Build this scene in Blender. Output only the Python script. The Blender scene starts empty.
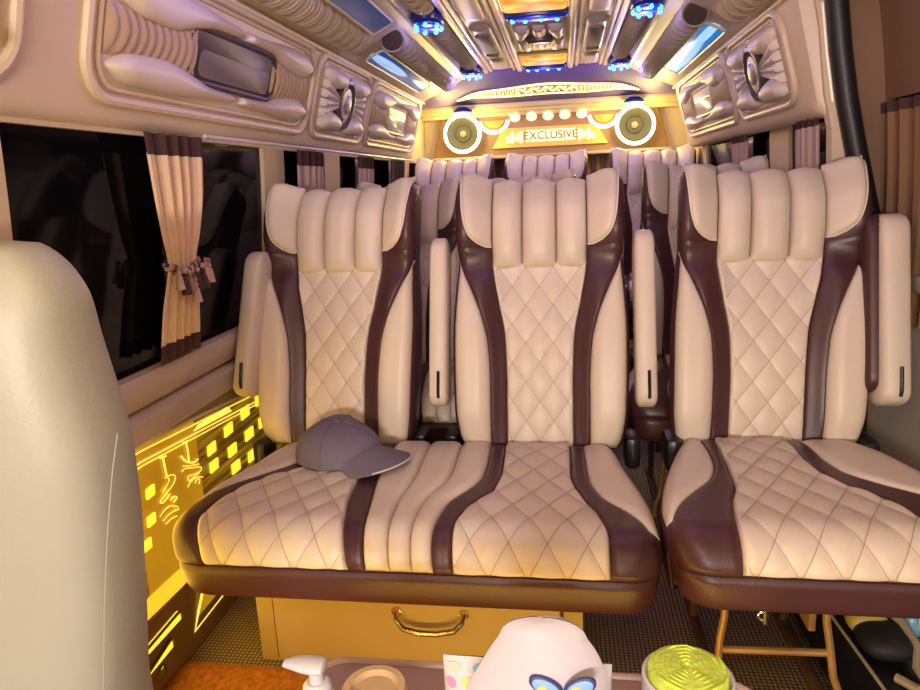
import bpy, bmesh, math, random
from mathutils import Vector, Matrix
random.seed(7)
PI = math.pi
scn = bpy.context.scene
C = scn.collection

# ------------------------------------------------------------------ camera
FPX, CX, CY = 690.0, 460.0, 345.0
RC = Vector((0.98865252, 0.14358305, -0.04415992))
UC = Vector((0.00962767, 0.2327997, 0.97247705))
FW = Vector((-0.14991164, 0.96186704, -0.22877564))
EYE = Vector((0, 0, 1.11))
cd = bpy.data.cameras.new('camera')
cam = bpy.data.objects.new('camera', cd)
C.objects.link(cam)
cd.sensor_fit = 'HORIZONTAL'
cd.sensor_width = 36.0
cd.lens = FPX / 920.0 * 36.0
cd.clip_start = 0.05
m = Matrix.Identity(4)
for i in range(3):
    m[i][0] = RC[i]; m[i][1] = UC[i]; m[i][2] = -FW[i]; m[i][3] = EYE[i]
cam.matrix_world = m
scn.camera = cam

def on(px, py, ax, v):
    """point where the sight line through a pixel meets the plane ax = v"""
    d = RC * ((px - CX) / FPX) - UC * ((py - CY) / FPX) + FW
    i = 'xyz'.index(ax)
    return EYE + d * ((v - EYE[i]) / d[i])

# ------------------------------------------------------------------ world, exposure
w = bpy.data.worlds.new('night'); scn.world = w; w.use_nodes = True
w.node_tree.nodes['Background'].inputs[0].default_value = (0.012, 0.014, 0.022, 1)
w.node_tree.nodes['Background'].inputs[1].default_value = 0.5
vs = scn.view_settings
vs.view_transform = 'Standard'; vs.look = 'None'; vs.gamma = 1.0
vs.use_curve_mapping = False
vs.exposure = 0.0

def area(name, loc, target, sx, sy, power, col, spread=PI):
    l = bpy.data.lights.new(name, 'AREA'); l.shape = 'RECTANGLE'; l.size = sx; l.size_y = sy
    l.energy = power; l.color = col; l.spread = spread
    o = bpy.data.objects.new(name, l); C.objects.link(o)
    o.location = loc
    o.rotation_euler = (Vector(target) - Vector(loc)).to_track_quat('-Z', 'Y').to_euler()
    return o
def point(name, loc, power, col, r=0.03):
    l = bpy.data.lights.new(name, 'POINT'); l.energy = power; l.color = col; l.shadow_soft_size = r
    o = bpy.data.objects.new(name, l); C.objects.link(o); o.location = loc
    return o
# assumed cabin dome lamp, added bulkhead fill (housings below), glow of the speaker rings
area('dome_light', (-0.12, -0.35, 1.60), (-0.10, 1.60, 0.75), 0.60, 0.22, 1.2, (1.0, 0.88, 0.82))
area('bulkhead_fill_light', (-0.10, -1.52, 1.08), (-0.10, 1.80, 0.85), 0.80, 0.10, 53, (1.0, 0.88, 0.81))
for sx_ in (-0.60, 0.42):
    point('ring_glow_light', (sx_, 4.26, 1.44), 8.0, (1.0, 0.74, 0.24), 0.07)

# ------------------------------------------------------------------ materials
MATS = {}
def mat(name, col, rough=0.5, metal=0.0, emit=None, es=0.0, bump=None, spec=0.5, var=None, coat=0.0, trans=0.0):
    m = bpy.data.materials.new(name); m.use_nodes = True
    nt = m.node_tree; b = nt.nodes['Principled BSDF']
    b.inputs['Base Color'].default_value = (*col, 1); b.inputs['Roughness'].default_value = rough
    b.inputs['Metallic'].default_value = metal; b.inputs['Specular IOR Level'].default_value = spec
    b.inputs['Coat Weight'].default_value = coat
    if emit: b.inputs['Emission Color'].default_value = (*emit, 1); b.inputs['Emission Strength'].default_value = es
    if bump or var:
        tc = nt.nodes.new('ShaderNodeTexCoord')
    if bump:
        n = nt.nodes.new('ShaderNodeTexNoise'); n.inputs['Scale'].default_value = bump[0]; n.inputs['Detail'].default_value = 3
        bp = nt.nodes.new('ShaderNodeBump'); bp.inputs['Strength'].default_value = bump[1]; bp.inputs['Distance'].default_value = 0.002
        nt.links.new(tc.outputs['Object'], n.inputs['Vector'])
        nt.links.new(n.outputs['Fac'], bp.inputs['Height']); nt.links.new(bp.outputs['Normal'], b.inputs['Normal'])
    if var:
        n = nt.nodes.new('ShaderNodeTexNoise'); n.inputs['Scale'].default_value = var[0]; n.inputs['Detail'].default_value = 4
        r = nt.nodes.new('ShaderNodeValToRGB')
        r.color_ramp.elements[0].position = 0.3; r.color_ramp.elements[1].position = 0.7
        r.color_ramp.elements[0].color = (*[c * (1 - var[1]) for c in col], 1)
        r.color_ramp.elements[1].color = (*[min(1, c * (1 + var[1])) for c in col], 1)
        nt.links.new(tc.outputs['Object'], n.inputs['Vector']); nt.links.new(n.outputs['Fac'], r.inputs[0])
        nt.links.new(r.outputs[0], b.inputs['Base Color'])
    MATS[name] = m
    return m
mat('cream_leather', (0.71, 0.60, 0.48), 0.42, bump=(260, 0.25), var=(5, 0.05))
mat('maroon_leather', (0.070, 0.025, 0.027), 0.38, bump=(260, 0.25), var=(6, 0.12))
mat('thread', (0.44, 0.33, 0.25), 0.8)
mat('thread_pale', (0.75, 0.66, 0.56), 0.7)
mat('front_leather', (0.37, 0.36, 0.295), 0.45, bump=(180, 0.2), var=(4, 0.04))
mat('moulded_cream', (0.66, 0.52, 0.37), 0.42, bump=(120, 0.08), var=(3, 0.04))
mat('moulded_pad', (0.70, 0.59, 0.50), 0.42, bump=(150, 0.08))
mat('moulded_ruche', (0.46, 0.32, 0.20), 0.42, bump=(150, 0.15))
mat('taupe_ruche', (0.42, 0.34, 0.24), 0.40, bump=(140, 0.2))
mat('wall_trim', (0.52, 0.42, 0.34), 0.5, bump=(150, 0.1), var=(3, 0.05))
mat('pillar_cream', (0.58, 0.44, 0.27), 0.5, bump=(150, 0.1))
mat('kick_panel', (0.17, 0.10, 0.05), 0.3, var=(6, 0.15))
mat('door_panel', (0.50, 0.46, 0.38), 0.5, bump=(150, 0.1), var=(2, 0.06))
mat('brown_shade', (0.20, 0.11, 0.06), 0.6, var=(3, 0.08))
mat('black_glass', (0.003, 0.003, 0.004), 0.06, spec=0.12)
mat('rubber', (0.012, 0.011, 0.012), 0.45)
mat('black_plastic', (0.012, 0.012, 0.014), 0.35)
mat('chrome', (0.75, 0.70, 0.62), 0.22, metal=1.0)
mat('rail', (0.72, 0.66, 0.55), 0.35, metal=0.2)
mat('curtain_cloth', (0.70, 0.50, 0.32), 0.85, bump=(300, 0.3), var=(8, 0.05))
mat('curtain_pink', (0.50, 0.34, 0.29), 0.85, bump=(300, 0.3))
mat('curtain_gold', (0.20, 0.11, 0.05), 0.8, bump=(300, 0.3))
mat('curtain_band', (0.055, 0.020, 0.018), 0.85, bump=(300, 0.3))
mat('cord_dark', (0.05, 0.022, 0.025), 0.8)
mat('cord_pale', (0.50, 0.34, 0.28), 0.85)
mat('cord_gold', (0.30, 0.20, 0.13), 0.8)
mat('box_cream', (0.54, 0.42, 0.23), 0.5, var=(3, 0.06))
mat('frame_metal', (0.55, 0.36, 0.18), 0.4, metal=0.35, var=(14, 0.2))
mat('rust', (0.10, 0.05, 0.03), 0.7)
mat('purple_panel', (0.11, 0.075, 0.22), 0.55, bump=(90, 0.1))
mat('board_gold', (0.30, 0.17, 0.06), 0.4, var=(4, 0.08))
mat('cornice', (0.62, 0.50, 0.26), 0.35, bump=(30, 0.1))
mat('dark_recess', (0.07, 0.05, 0.045), 0.35)
mat('window_brown', (0.06, 0.035, 0.035), 0.45)
mat('screen_grey', (0.17, 0.125, 0.14), 0.5)
mat('speaker_cone', (0.035, 0.035, 0.026), 0.7)
mat('speaker_dark', (0.010, 0.010, 0.008), 0.7)
mat('speaker_cap', (0.30, 0.14, 0.09), 0.4)
mat('ceiling_cream', (0.56, 0.47, 0.28), 0.38, bump=(60, 0.06), var=(2, 0.05))
mat('rib_cream', (0.66, 0.56, 0.32), 0.36)
mat('ceiling_tan', (0.38, 0.29, 0.19), 0.45)
mat('blue_lens', (0.01, 0.03, 0.35), 0.12, emit=(0.004, 0.05, 0.9), es=0.7)
mat('blue_bulb', (0.1, 0.3, 0.9), 0.2, emit=(0.03, 0.30, 1.0), es=7)
mat('blue_base', (0.01, 0.02, 0.22), 0.2)
mat('cyan_bulb', (0.1, 0.4, 0.9), 0.2, emit=(0.04, 0.45, 1.0), es=4)
mat('ring_led', (1, 0.9, 0.6), 0.3, emit=(1.0, 0.86, 0.45), es=3.0)
mat('lamp_led', (1, 0.9, 0.6), 0.3, emit=(1.0, 0.75, 0.30), es=1.7)
mat('grille_led', (1, 0.85, 0.5), 0.3, emit=(1.0, 0.72, 0.25), es=1.5)
mat('grille_gold', (0.42, 0.28, 0.10), 0.3, metal=0.5)
mat('sign_led', (1, 0.9, 0.6), 0.3, emit=(1.0, 0.80, 0.34), es=0.95)
mat('sign_back', (0.50, 0.28, 0.05), 0.4, emit=(1.0, 0.48, 0.05), es=0.55)
mat('letter_dark', (0.16, 0.07, 0.03), 0.5)
mat('amber_bright', (1.0, 0.8, 0.1), 0.3, emit=(1.0, 0.66, 0.03), es=1.35)
mat('amber_strip', (1.0, 0.7, 0.1), 0.3, emit=(1.0, 0.60, 0.03), es=0.85)
mat('etched_line', (1.0, 0.8, 0.2), 0.3, emit=(1.0, 0.74, 0.10), es=1.15)
mat('amber_dark', (0.10, 0.055, 0.01), 0.12)
mat('dome_diffuser', (0.9, 0.85, 0.75), 0.4, emit=(1.0, 0.84, 0.62), es=5)
mat('cap_grey', (0.17, 0.145, 0.19), 0.85, bump=(350, 0.35), var=(12, 0.06))
mat('cap_edge', (0.60, 0.56, 0.58), 0.6)
mat('console_grey', (0.16, 0.13, 0.12), 0.5, var=(5, 0.08))
mat('tray_rose', (0.42, 0.29, 0.24), 0.4, var=(4, 0.05))
mat('white_plastic', (0.64, 0.62, 0.66), 0.3)
mat('lime_towel', (0.62, 0.78, 0.10), 0.95, bump=(160, 0.8), var=(60, 0.12))
mat('roll_tan', (0.55, 0.38, 0.20), 0.7, var=(20, 0.1))
mat('print_blue', (0.25, 0.48, 0.82), 0.4)
mat('print_navy', (0.04, 0.05, 0.22), 0.4)
mat('print_yellow', (0.88, 0.66, 0.22), 0.4)
mat('print_pink', (0.85, 0.30, 0.50), 0.4)
mat('print_peach', (0.90, 0.58, 0.46), 0.4)
mat('carpet', (0.42, 0.15, 0.025), 0.95, var=(70, 0.35))
mat('bag_black', (0.02, 0.02, 0.022), 0.6)
mat('bag_yellow', (0.60, 0.46, 0.10), 0.5)
mat('strap_grey', (0.42, 0.36, 0.26), 0.5)
mat('pack_blue', (0.22, 0.55, 0.72), 0.3)
mat('step_black', (0.012, 0.013, 0.018), 0.35)

def nodes_of(name, rough=0.4):
    m = bpy.data.materials.new(name); m.use_nodes = True; MATS[name] = m
    nt = m.node_tree; b = nt.nodes['Principled BSDF']; b.inputs['Roughness'].default_value = rough
    tc = nt.nodes.new('ShaderNodeTexCoord')
    return m, nt, b, tc
def mix_rgb(nt, fac, a, b):
    x = nt.nodes.new('ShaderNodeMix'); x.data_type = 'RGBA'
    for i, v in ((0, fac), (6, a), (7, b)):
        if isinstance(v, (tuple, float, int)): x.inputs[i].default_value = v if not isinstance(v, tuple) else (*v, 1)
        else: nt.links.new(v, x.inputs[i])
    return x.outputs[2]
def math_node(nt, op, a, b=None):
    x = nt.nodes.new('ShaderNodeMath'); x.operation = op
    for i, v in ((0, a), (1, b)):
        if v is None: continue
        if isinstance(v, (float, int)): x.inputs[i].default_value = v
        else: nt.links.new(v, x.inputs[i])
    return x.outputs[0]
# woven vinyl floor
m_, nt, b, tc = nodes_of('woven_floor', 0.45)
sp = nt.nodes.new('ShaderNodeSeparateXYZ'); nt.links.new(tc.outputs['Object'], sp.inputs[0])
sx = math_node(nt, 'ABSOLUTE', math_node(nt, 'SINE', math_node(nt, 'MULTIPLY', sp.outputs[0], PI / 0.0105)))
sy = math_node(nt, 'ABSOLUTE', math_node(nt, 'SINE', math_node(nt, 'MULTIPLY', sp.outputs[1], PI / 0.0105)))
hgt = math_node(nt, 'MULTIPLY', sx, sy)
nt.links.new(mix_rgb(nt, hgt, (0.04, 0.026, 0.022), (0.44, 0.33, 0.26)), b.inputs['Base Color'])
bp = nt.nodes.new('ShaderNodeBump'); bp.inputs['Distance'].default_value = 0.002; bp.inputs['Strength'].default_value = 0.8
nt.links.new(hgt, bp.inputs['Height']); nt.links.new(bp.outputs[0], b.inputs['Normal'])
# amber backlit acrylic: streaky, mirror-like
m_, nt, b, tc = nodes_of('amber_acrylic', 0.12)
mp = nt.nodes.new('ShaderNodeMapping'); mp.inputs['Scale'].default_value = (1, 1.2, 26); nt.links.new(tc.outputs['Object'], mp.inputs[0])
mp.inputs['Rotation'].default_value = (0.25, 0, 0)
n = nt.nodes.new('ShaderNodeTexNoise'); n.inputs['Scale'].default_value = 3.0; n.inputs['Detail'].default_value = 6; nt.links.new(mp.outputs[0], n.inputs['Vector'])
r = nt.nodes.new('ShaderNodeValToRGB'); r.color_ramp.elements[0].position = 0.45; r.color_ramp.elements[1].position = 0.80
r.color_ramp.elements[0].color = (0.07, 0.035, 0.003, 1); r.color_ramp.elements[1].color = (0.70, 0.40, 0.02, 1)
nt.links.new(n.outputs[0], r.inputs[0])
b.inputs['Base Color'].default_value = (0.25, 0.14, 0.01, 1)
nt.links.new(r.outputs[0], b.inputs['Emission Color']); b.inputs['Emission Strength'].default_value = 0.6
m_, nt, b, tc = nodes_of('amber_plain', 0.15)
n = nt.nodes.new('ShaderNodeTexNoise'); n.inputs['Scale'].default_value = 5.0; nt.links.new(tc.outputs['Object'], n.inputs['Vector'])
b.inputs['Base Color'].default_value = (0.35, 0.18, 0.01, 1)
nt.links.new(mix_rgb(nt, n.outputs[0], (0.36, 0.16, 0.005), (0.75, 0.42, 0.02)), b.inputs['Emission Color']); b.inputs['Emission Strength'].default_value = 0.6
# orange ceiling lamp glass
m_, nt, b, tc = nodes_of('orange_glow', 0.7)
n = nt.nodes.new('ShaderNodeTexNoise'); n.inputs['Scale'].default_value = 9.0; nt.links.new(tc.outputs['Object'], n.inputs['Vector'])
r = nt.nodes.new('ShaderNodeValToRGB'); r.color_ramp.elements[0].position = 0.38; r.color_ramp.elements[1].position = 0.62
r.color_ramp.elements[0].color = (1.0, 0.17, 0.003, 1); r.color_ramp.elements[1].color = (1.0, 0.55, 0.07, 1)
nt.links.new(n.outputs[0], r.inputs[0]); b.inputs['Base Color'].default_value = (0.16, 0.04, 0.004, 1)
nt.links.new(r.outputs[0], b.inputs['Emission Color']); b.inputs['Emission Strength'].default_value = 1.25
# printed night-sky panel, softly backlit
def sky_print(name, centres, dark, light, strength):
    m_, nt, b, tc = nodes_of(name, 0.32)
    fac = None
    for (cy, cz, rad) in centres:
        v = nt.nodes.new('ShaderNodeVectorMath'); v.operation = 'DISTANCE'
        nt.links.new(tc.outputs['Generated'], v.inputs[0]); v.inputs[1].default_value = (0.5, cy, cz)
        d = nt.nodes.new('ShaderNodeMapRange'); d.inputs[1].default_value = rad; d.inputs[2].default_value = rad * 0.82
        nt.links.new(v.outputs['Value'], d.inputs[0])
        fac = d.outputs[0] if fac is None else math_node(nt, 'MAXIMUM', fac, d.outputs[0])
    n = nt.nodes.new('ShaderNodeTexNoise'); n.inputs['Scale'].default_value = 3.0; n.inputs['Detail'].default_value = 5
    nt.links.new(tc.outputs['Generated'], n.inputs['Vector'])
    f2 = math_node(nt, 'MULTIPLY', fac, math_node(nt, 'ADD', n.outputs[0], 0.35))
    col = mix_rgb(nt, f2, dark, light)
    nt.links.new(col, b.inputs['Base Color']); nt.links.new(col, b.inputs['Emission Color']); b.inputs['Emission Strength'].default_value = strength
sky_print('sky_print_planet', [(0.25, 0.4, 0.34), (0.95, 0.5, 0.30)], (0.004, 0.05, 0.22), (0.45, 0.75, 1.0), 0.8)
sky_print('sky_print_dark', [(0.1, 0.2, 0.25)], (0.004, 0.035, 0.13), (0.02, 0.12, 0.32), 0.7)
sky_print('sky_print_bright', [(0.7, 0.5, 0.55), (0.15, 0.5, 0.30)], (0.01, 0.16, 0.42), (0.40, 0.75, 0.95), 0.9)

# ------------------------------------------------------------------ helpers
ORG = {}
def M(x): return MATS[x] if isinstance(x, str) else x
def thing(name, label, cat, loc, group=None):
    o = bpy.data.objects.new(name, None); C.objects.link(o); o.location = loc
    o.empty_display_size = 0.05
    o['label'] = label; o['category'] = cat
    if group: o['group'] = group
    ORG[o.name] = Vector(loc)
    return o
def build(name, vs_, fs, m, parent=None, label=None, cat=None, group=None, kind=None, smooth=True, mats=None):
    """vs_ in world metres; a child is stored about its thing's base, a top-level mesh about its own"""
    vs_ = [Vector(v) for v in vs_]
    if parent is not None: org = ORG[parent.name]
    else:
        org = Vector(((min(v.x for v in vs_) + max(v.x for v in vs_)) / 2, (min(v.y for v in vs_) + max(v.y for v in vs_)) / 2, min(v.z for v in vs_)))
    me = bpy.data.meshes.new(name)
    me.from_pydata([v - org for v in vs_], [], fs)
    bm = bmesh.new(); bm.from_mesh(me); bmesh.ops.recalc_face_normals(bm, faces=bm.faces); bm.to_mesh(me); bm.free()
    me.materials.append(M(m))
    if smooth:
        me.polygons.foreach_set('use_smooth', [True] * len(me.polygons))
        try: me.set_sharp_from_angle(angle=math.radians(42))
        except Exception: pass
    o = bpy.data.objects.new(name, me); C.objects.link(o)
    ORG[o.name] = org
    if parent is not None: o.parent = parent
    else: o.location = org
    if label: o['label'] = label
    if cat: o['category'] = cat
    if group: o['group'] = group
    if kind: o['kind'] = kind
    return o
def join(*parts):
    V, F = [], []
    for v, f in parts:
        k = len(V); V += list(v); F += [tuple(i + k for i in q) for q in f]
    return V, F
def g_box(lo, hi, bev=0.0, seg=2):
    bm = bmesh.new(); bmesh.ops.create_cube(bm, size=1)
    for v in bm.verts:
        v.co = Vector([lo[i] + (v.co[i] + 0.5) * (hi[i] - lo[i]) for i in range(3)])
    if bev: bmesh.ops.bevel(bm, geom=list(bm.edges), offset=bev, segments=seg, profile=0.5, affect='EDGES')
    bm.verts.index_update()
    r = ([v.co.copy() for v in bm.verts], [tuple(v.index for v in f.verts) for f in bm.faces]); bm.free()
    return r
def g_xf(g, mtx): return ([mtx @ Vector(v) for v in g[0]], g[1])
def g_tube(pts, r, n=8, closed=False):
    pts = [Vector(p) for p in pts]; V, F = [], []
    N = len(pts); rr = r if isinstance(r, (list, tuple)) else [r] * N
    prev = None
    for i, p in enumerate(pts):
        if closed: t = (pts[(i + 1) % N] - pts[i - 1])
        else: t = pts[min(i + 1, N - 1)] - pts[max(i - 1, 0)]
        t.normalize()
        if prev is None:
            a = Vector((0, 0, 1)) if abs(t.z) < 0.9 else Vector((1, 0, 0))
            u = t.cross(a).normalized()
        else:
            u = (prev - t * prev.dot(t)); u = u.normalized() if u.length > 1e-6 else prev
        prev = u; v = t.cross(u)
        for k in range(n):
            a = 2 * PI * k / n; V.append(p + (u * math.cos(a) + v * math.sin(a)) * rr[i])
    for i in range(N if closed else N - 1):
        for k in range(n):
            a, b = i * n + k, i * n + (k + 1) % n; c, d = ((i + 1) % N) * n + (k + 1) % n, ((i + 1) % N) * n + k
            F.append((a, b, c, d))
    if not closed:
        F.append(tuple(range(n))[::-1]); F.append(tuple((N - 1) * n + k for k in range(n)))
    return V, F
def g_lathe(prof, n=24, mtx=None):
    """prof = [(r, z)]; closed with caps"""
    V, F = [], []
    for r_, z in prof:
        for k in range(n):
            a = 2 * PI * k / n; V.append(Vector((r_ * math.cos(a), r_ * math.sin(a), z)))
    for i in range(len(prof) - 1):
        for k in range(n):
            F.append((i * n + k, i * n + (k + 1) % n, (i + 1) * n + (k + 1) % n, (i + 1) * n + k))
    F.append(tuple(range(n))[::-1]); F.append(tuple((len(prof) - 1) * n + k for k in range(n)))
    if mtx: V = [mtx @ v for v in V]
    return V, F
def g_grid(nu, nv, fn, thick=None):
    """fn(i/nu, j/nv) -> point. thick: offset vector making a solid sheet"""
    V = [Vector(fn(i / nu, j / nv)) for j in range(nv + 1) for i in range(nu + 1)]
    F = [(j * (nu + 1) + i, j * (nu + 1) + i + 1, (j + 1) * (nu + 1) + i + 1, (j + 1) * (nu + 1) + i) for j in range(nv) for i in range(nu)]
    if thick is not None:
        k = len(V); V += [v + Vector(thick) for v in V]
        F += [tuple(x + k for x in f[::-1]) for f in F]
        ring = [i for i in range(nu + 1)] + [j * (nu + 1) + nu for j in range(1, nv + 1)] + [nv * (nu + 1) + i for i in range(nu - 1, -1, -1)] + [j * (nu + 1) for j in range(nv - 1, 0, -1)]
        for a, b_ in zip(ring, ring[1:] + ring[:1]): F.append((b_, a, a + k, b_ + k))
    return V, F
def g_prism(poly, fn, d0, d1, bev=0.0):
    """poly 2-D outline mapped by fn(a, b, depth); bevelled front edge at d1"""
    n = len(poly); cx_ = sum(p[0] for p in poly) / n; cy_ = sum(p[1] for p in poly) / n
    def inset(p, k):
        L = math.hypot(p[0] - cx_, p[1] - cy_) or 1
        return (p[0] - (p[0] - cx_) / L * k, p[1] - (p[1] - cy_) / L * k)
    rings = [(0, d0), (0, d1 - (d1 - d0) * 0.0 - (bev if d1 > d0 else -bev)), (bev * 0.35, d1 - (0.35 * bev if d1 > d0 else -0.35 * bev)), (bev, d1)] if bev else [(0, d0), (0, d1)]
    V, F = [], []
    for k, d in rings: V += [Vector(fn(*inset(p, k), d)) for p in poly]
    for r_ in range(len(rings) - 1):
        for i in range(n): F.append((r_ * n + i, r_ * n + (i + 1) % n, (r_ + 1) * n + (i + 1) % n, (r_ + 1) * n + i))
    F.append(tuple(range(n))[::-1]); F.append(tuple((len(rings) - 1) * n + i for i in range(n)))
    return V, F
def rrect(a0, a1, b0, b1, r, n=5):
    P = []
    for (cx_, cy_, s) in ((a1 - r, b1 - r, 0), (a0 + r, b1 - r, 1), (a0 + r, b0 + r, 2), (a1 - r, b0 + r, 3)):
        for i in range(n + 1):
            t = (s + i / n) * PI / 2; P.append((cx_ + r * math.cos(t), cy_ + r * math.sin(t)))
    return P
def interp(tab):
    """smooth (monotone cubic) interpolation through (t, value) pairs"""
    T = [a for a, _ in tab]; Y = [b for _, b in tab]; n = len(T)
    d = [(Y[i + 1] - Y[i]) / (T[i + 1] - T[i]) for i in range(n - 1)]
    mm = [d[0]] + [0 if d[i - 1] * d[i] <= 0 else 2 * d[i - 1] * d[i] / (d[i - 1] + d[i]) for i in range(1, n - 1)] + [d[-1]]
    def f(t):
        if t <= T[0]: return Y[0]
        if t >= T[-1]: return Y[-1]
        i = max(k for k in range(n - 1) if T[k] <= t)
        h = T[i + 1] - T[i]; s = (t - T[i]) / h
        return (2 * s ** 3 - 3 * s * s + 1) * Y[i] + (s ** 3 - 2 * s * s + s) * h * mm[i] + (-2 * s ** 3 + 3 * s * s) * Y[i + 1] + (s ** 3 - s * s) * h * mm[i + 1]
    return f
def ease(x):
    x = min(max(x, 0.0), 1.0); return math.sqrt(max(0.0, 1 - (1 - x) ** 2))
def sstep(a, b, x):
    x = min(max((x - a) / (b - a), 0), 1); return x * x * (3 - 2 * x)
def g_pad(base, t0, t1, lf, rf, H, r, ns, nt_, mod=None, skirt=0.006, rt=None):
    """upholstered pad: between curves lf(t), rf(t); puffed H with rounded edges r; base(s, t, h) -> point"""
    rt = rt or r
    V = []; N = ns + 1
    for j in range(nt_ + 1):
        fj = j / nt_; t = t0 + (t1 - t0) * (0.75 * fj + 0.25 * (1 - math.cos(PI * fj)) / 2)
        a, b_ = lf(t), rf(t)
        if b_ < a + 0.001: mid = (a + b_) / 2; a, b_ = mid - 0.0005, mid + 0.0005
        for i in range(ns + 1):
            fi = i / ns; s = a + (b_ - a) * (0.7 * fi + 0.3 * (1 - math.cos(PI * fi)) / 2)
            e = ease(min(s - a, b_ - s) / r) * ease(min(t - t0, t1 - t) / rt)
            h = H * e + (mod(s, t) * min(1, e * 1.3) if mod else 0)
            V.append(Vector(base(s, t, h)))
    F = [(j * N + i, j * N + i + 1, (j + 1) * N + i + 1, (j + 1) * N + i) for j in range(nt_) for i in range(ns)]
    # skirt
    ring = [(i, 0) for i in range(N)] + [(ns, j) for j in range(1, nt_ + 1)] + [(i, nt_) for i in range(ns - 1, -1, -1)] + [(0, j) for j in range(nt_ - 1, 0, -1)]
    k = len(V)
    for (i, j) in ring:
        fj = j / nt_; t = t0 + (t1 - t0) * (0.75 * fj + 0.25 * (1 - math.cos(PI * fj)) / 2)
        a, b_ = lf(t), rf(t)
        if b_ < a + 0.001: mid = (a + b_) / 2; a, b_ = mid - 0.0005, mid + 0.0005
        fi = i / ns; s = a + (b_ - a) * (0.7 * fi + 0.3 * (1 - math.cos(PI * fi)) / 2)
        V.append(Vector(base(s, t, -skirt)))
    for q in range(len(ring)):
        p = (q + 1) % len(ring)
        F.append((ring[q][1] * N + ring[q][0], k + q, k + p, ring[p][1] * N + ring[p][0]))
    return V, F
def quilt_mod(ws, wt, depth, s0=0.0, t0=0.0):
    def f(s, t):
        a = (s - s0) / ws + (t - t0) / wt; b_ = (s - s0) / ws - (t - t0) / wt
        return depth * (abs(math.sin(PI * a) * math.sin(PI * b_)) ** 0.45)
    return f
def g_stitch(base, t0, t1, lf, rf, ws, wt, h, wid=0.0013, s0=0.0, tt0=0.0, step=0.006):
    """flat thread ribbons along the diamond lines"""
    V, F = [], []
    for sign in (1, -1):
        for k in range(-30, 31):
            run = []
            n = int((t1 - t0) / step)
            for i in range(n + 1):
                t = t0 + (t1 - t0) * i / n
                s = s0 + ws * (k - sign * (t - tt0) / wt)
                if lf(t) + 0.004 < s < rf(t) - 0.004: run.append((s, t))
                else:
                    if len(run) > 1: _rib(run, base, h, wid, V, F)
                    run = []
            if len(run) > 1: _rib(run, base, h, wid, V, F)
    return V, F
def _rib(run, base, h, wid, V, F):
    k = len(V)
    for (s, t) in run: V.append(Vector(base(s - wid, t, h))); V.append(Vector(base(s + wid, t, h)))
    for i in range(len(run) - 1): F.append((k + 2 * i, k + 2 * i + 1, k + 2 * i + 3, k + 2 * i + 2))
def const(v): return lambda t: v
def copy_tree(o, parent=None):
    c = o.copy(); C.objects.link(c); c.parent = parent
    for ch in list(o.children): copy_tree(ch, c)
    return c

# ------------------------------------------------------------------ the van body
XC = -0.09
def structure(name, g, m, parent=None, smooth=True):
    return build(name, g[0], g[1], m, parent, kind='structure' if parent is None else None, smooth=smooth)
def wx(sg, z):
    hw = interp([(0, 0.86), (0.56, 0.86), (0.74, 0.83), (1.24, 0.78), (1.45, 0.775), (1.72, 0.76)])(z)
    if sg > 0: hw += 0.05
    return XC + sg * hw
YB_, YF_ = 4.50, -1.60          # back and front of the cabin
floor = structure('floor', g_box((-1.0, YF_, -0.04), (0.93, YB_, 0.0)), 'woven_floor', smooth=False)
structure('floor_2', g_box((-0.95, 3.35, 0.0), (0.77, YB_, 0.13), 0.01), 'woven_floor', smooth=False)
def wall_strip(sg, z0, z1, y0, y1, th=0.03, off=0.0, n=8):
    return g_grid(1, n, lambda i, j: (wx(sg, z0 + (z1 - z0) * j) - sg * off, y0 + (y1 - y0) * i, z0 + (z1 - z0) * j), (sg * th, 0, 0))
# left wall: lower panel, header and window pillars
left_pillars = [(-1.6, 1.012), (2.0, 2.155), (2.54, 2.72), (3.76, 4.0), (4.3, 4.5)]
lw = [wall_strip(-1, 0, 0.735, YF_, YB_), wall_strip(-1, 1.235, 1.72, YF_, YB_)]
for a, b_ in left_pillars: lw.append(wall_strip(-1, 0.735, 1.235, a, b_))
structure('wall_left', join(*lw), 'pillar_cream')
k = 0
for (a, b_) in ((1.012, 2.0), (2.155, 2.54), (2.72, 3.76), (4.0, 4.3)):
    k += 1
    o = structure('window_%d' % k, wall_strip(-1, 0.72, 1.25, a - 0.01, b_ + 0.01, 0.006, -0.012), 'black_glass')
# window ledge of two rounded strips
def bead(sg, z0, z1, y0, y1, out):
    P = [(0, z0), (out * 0.7, z0 + 0.004), (out, z0 + 0.012), (out, z1 - 0.014), (out * 0.7, z1 - 0.004), (0, z1)]
    return g_grid(len(P) - 1, 1, lambda i, j: (wx(sg, P[round(i * (len(P) - 1))][1]) - sg * P[round(i * (len(P) - 1))][0], y0 + (y1 - y0) * j, P[round(i * (len(P) - 1))][1]))
structure('trim_1', bead(-1, 0.655, 0.738, YF_, 4.3, 0.022), 'wall_trim')
structure('trim_2', bead(-1, 0.572, 0.650, YF_, 4.3, 0.034), 'wall_trim')
# right wall behind the sliding door, its pillars and glass
rw = [wall_strip(1, 0, 0.735, 2.05, YB_), wall_strip(1, 1.275, 1.72, 2.05, YB_)]
for a, b_ in ((2.05, 2.09), (2.52, 2.74), (3.90, 4.5)): rw.append(wall_strip(1, 0.735, 1.275, a, b_))
structure('wall_right', join(*rw), 'pillar_cream')
for (a, b_) in ((2.09, 2.52), (2.74, 3.90)):
    k += 1
    structure('window_%d' % k, wall_strip(1, 0.72, 1.29, a - 0.01, b_ + 0.01, 0.006, -0.012), 'black_glass')
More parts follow.
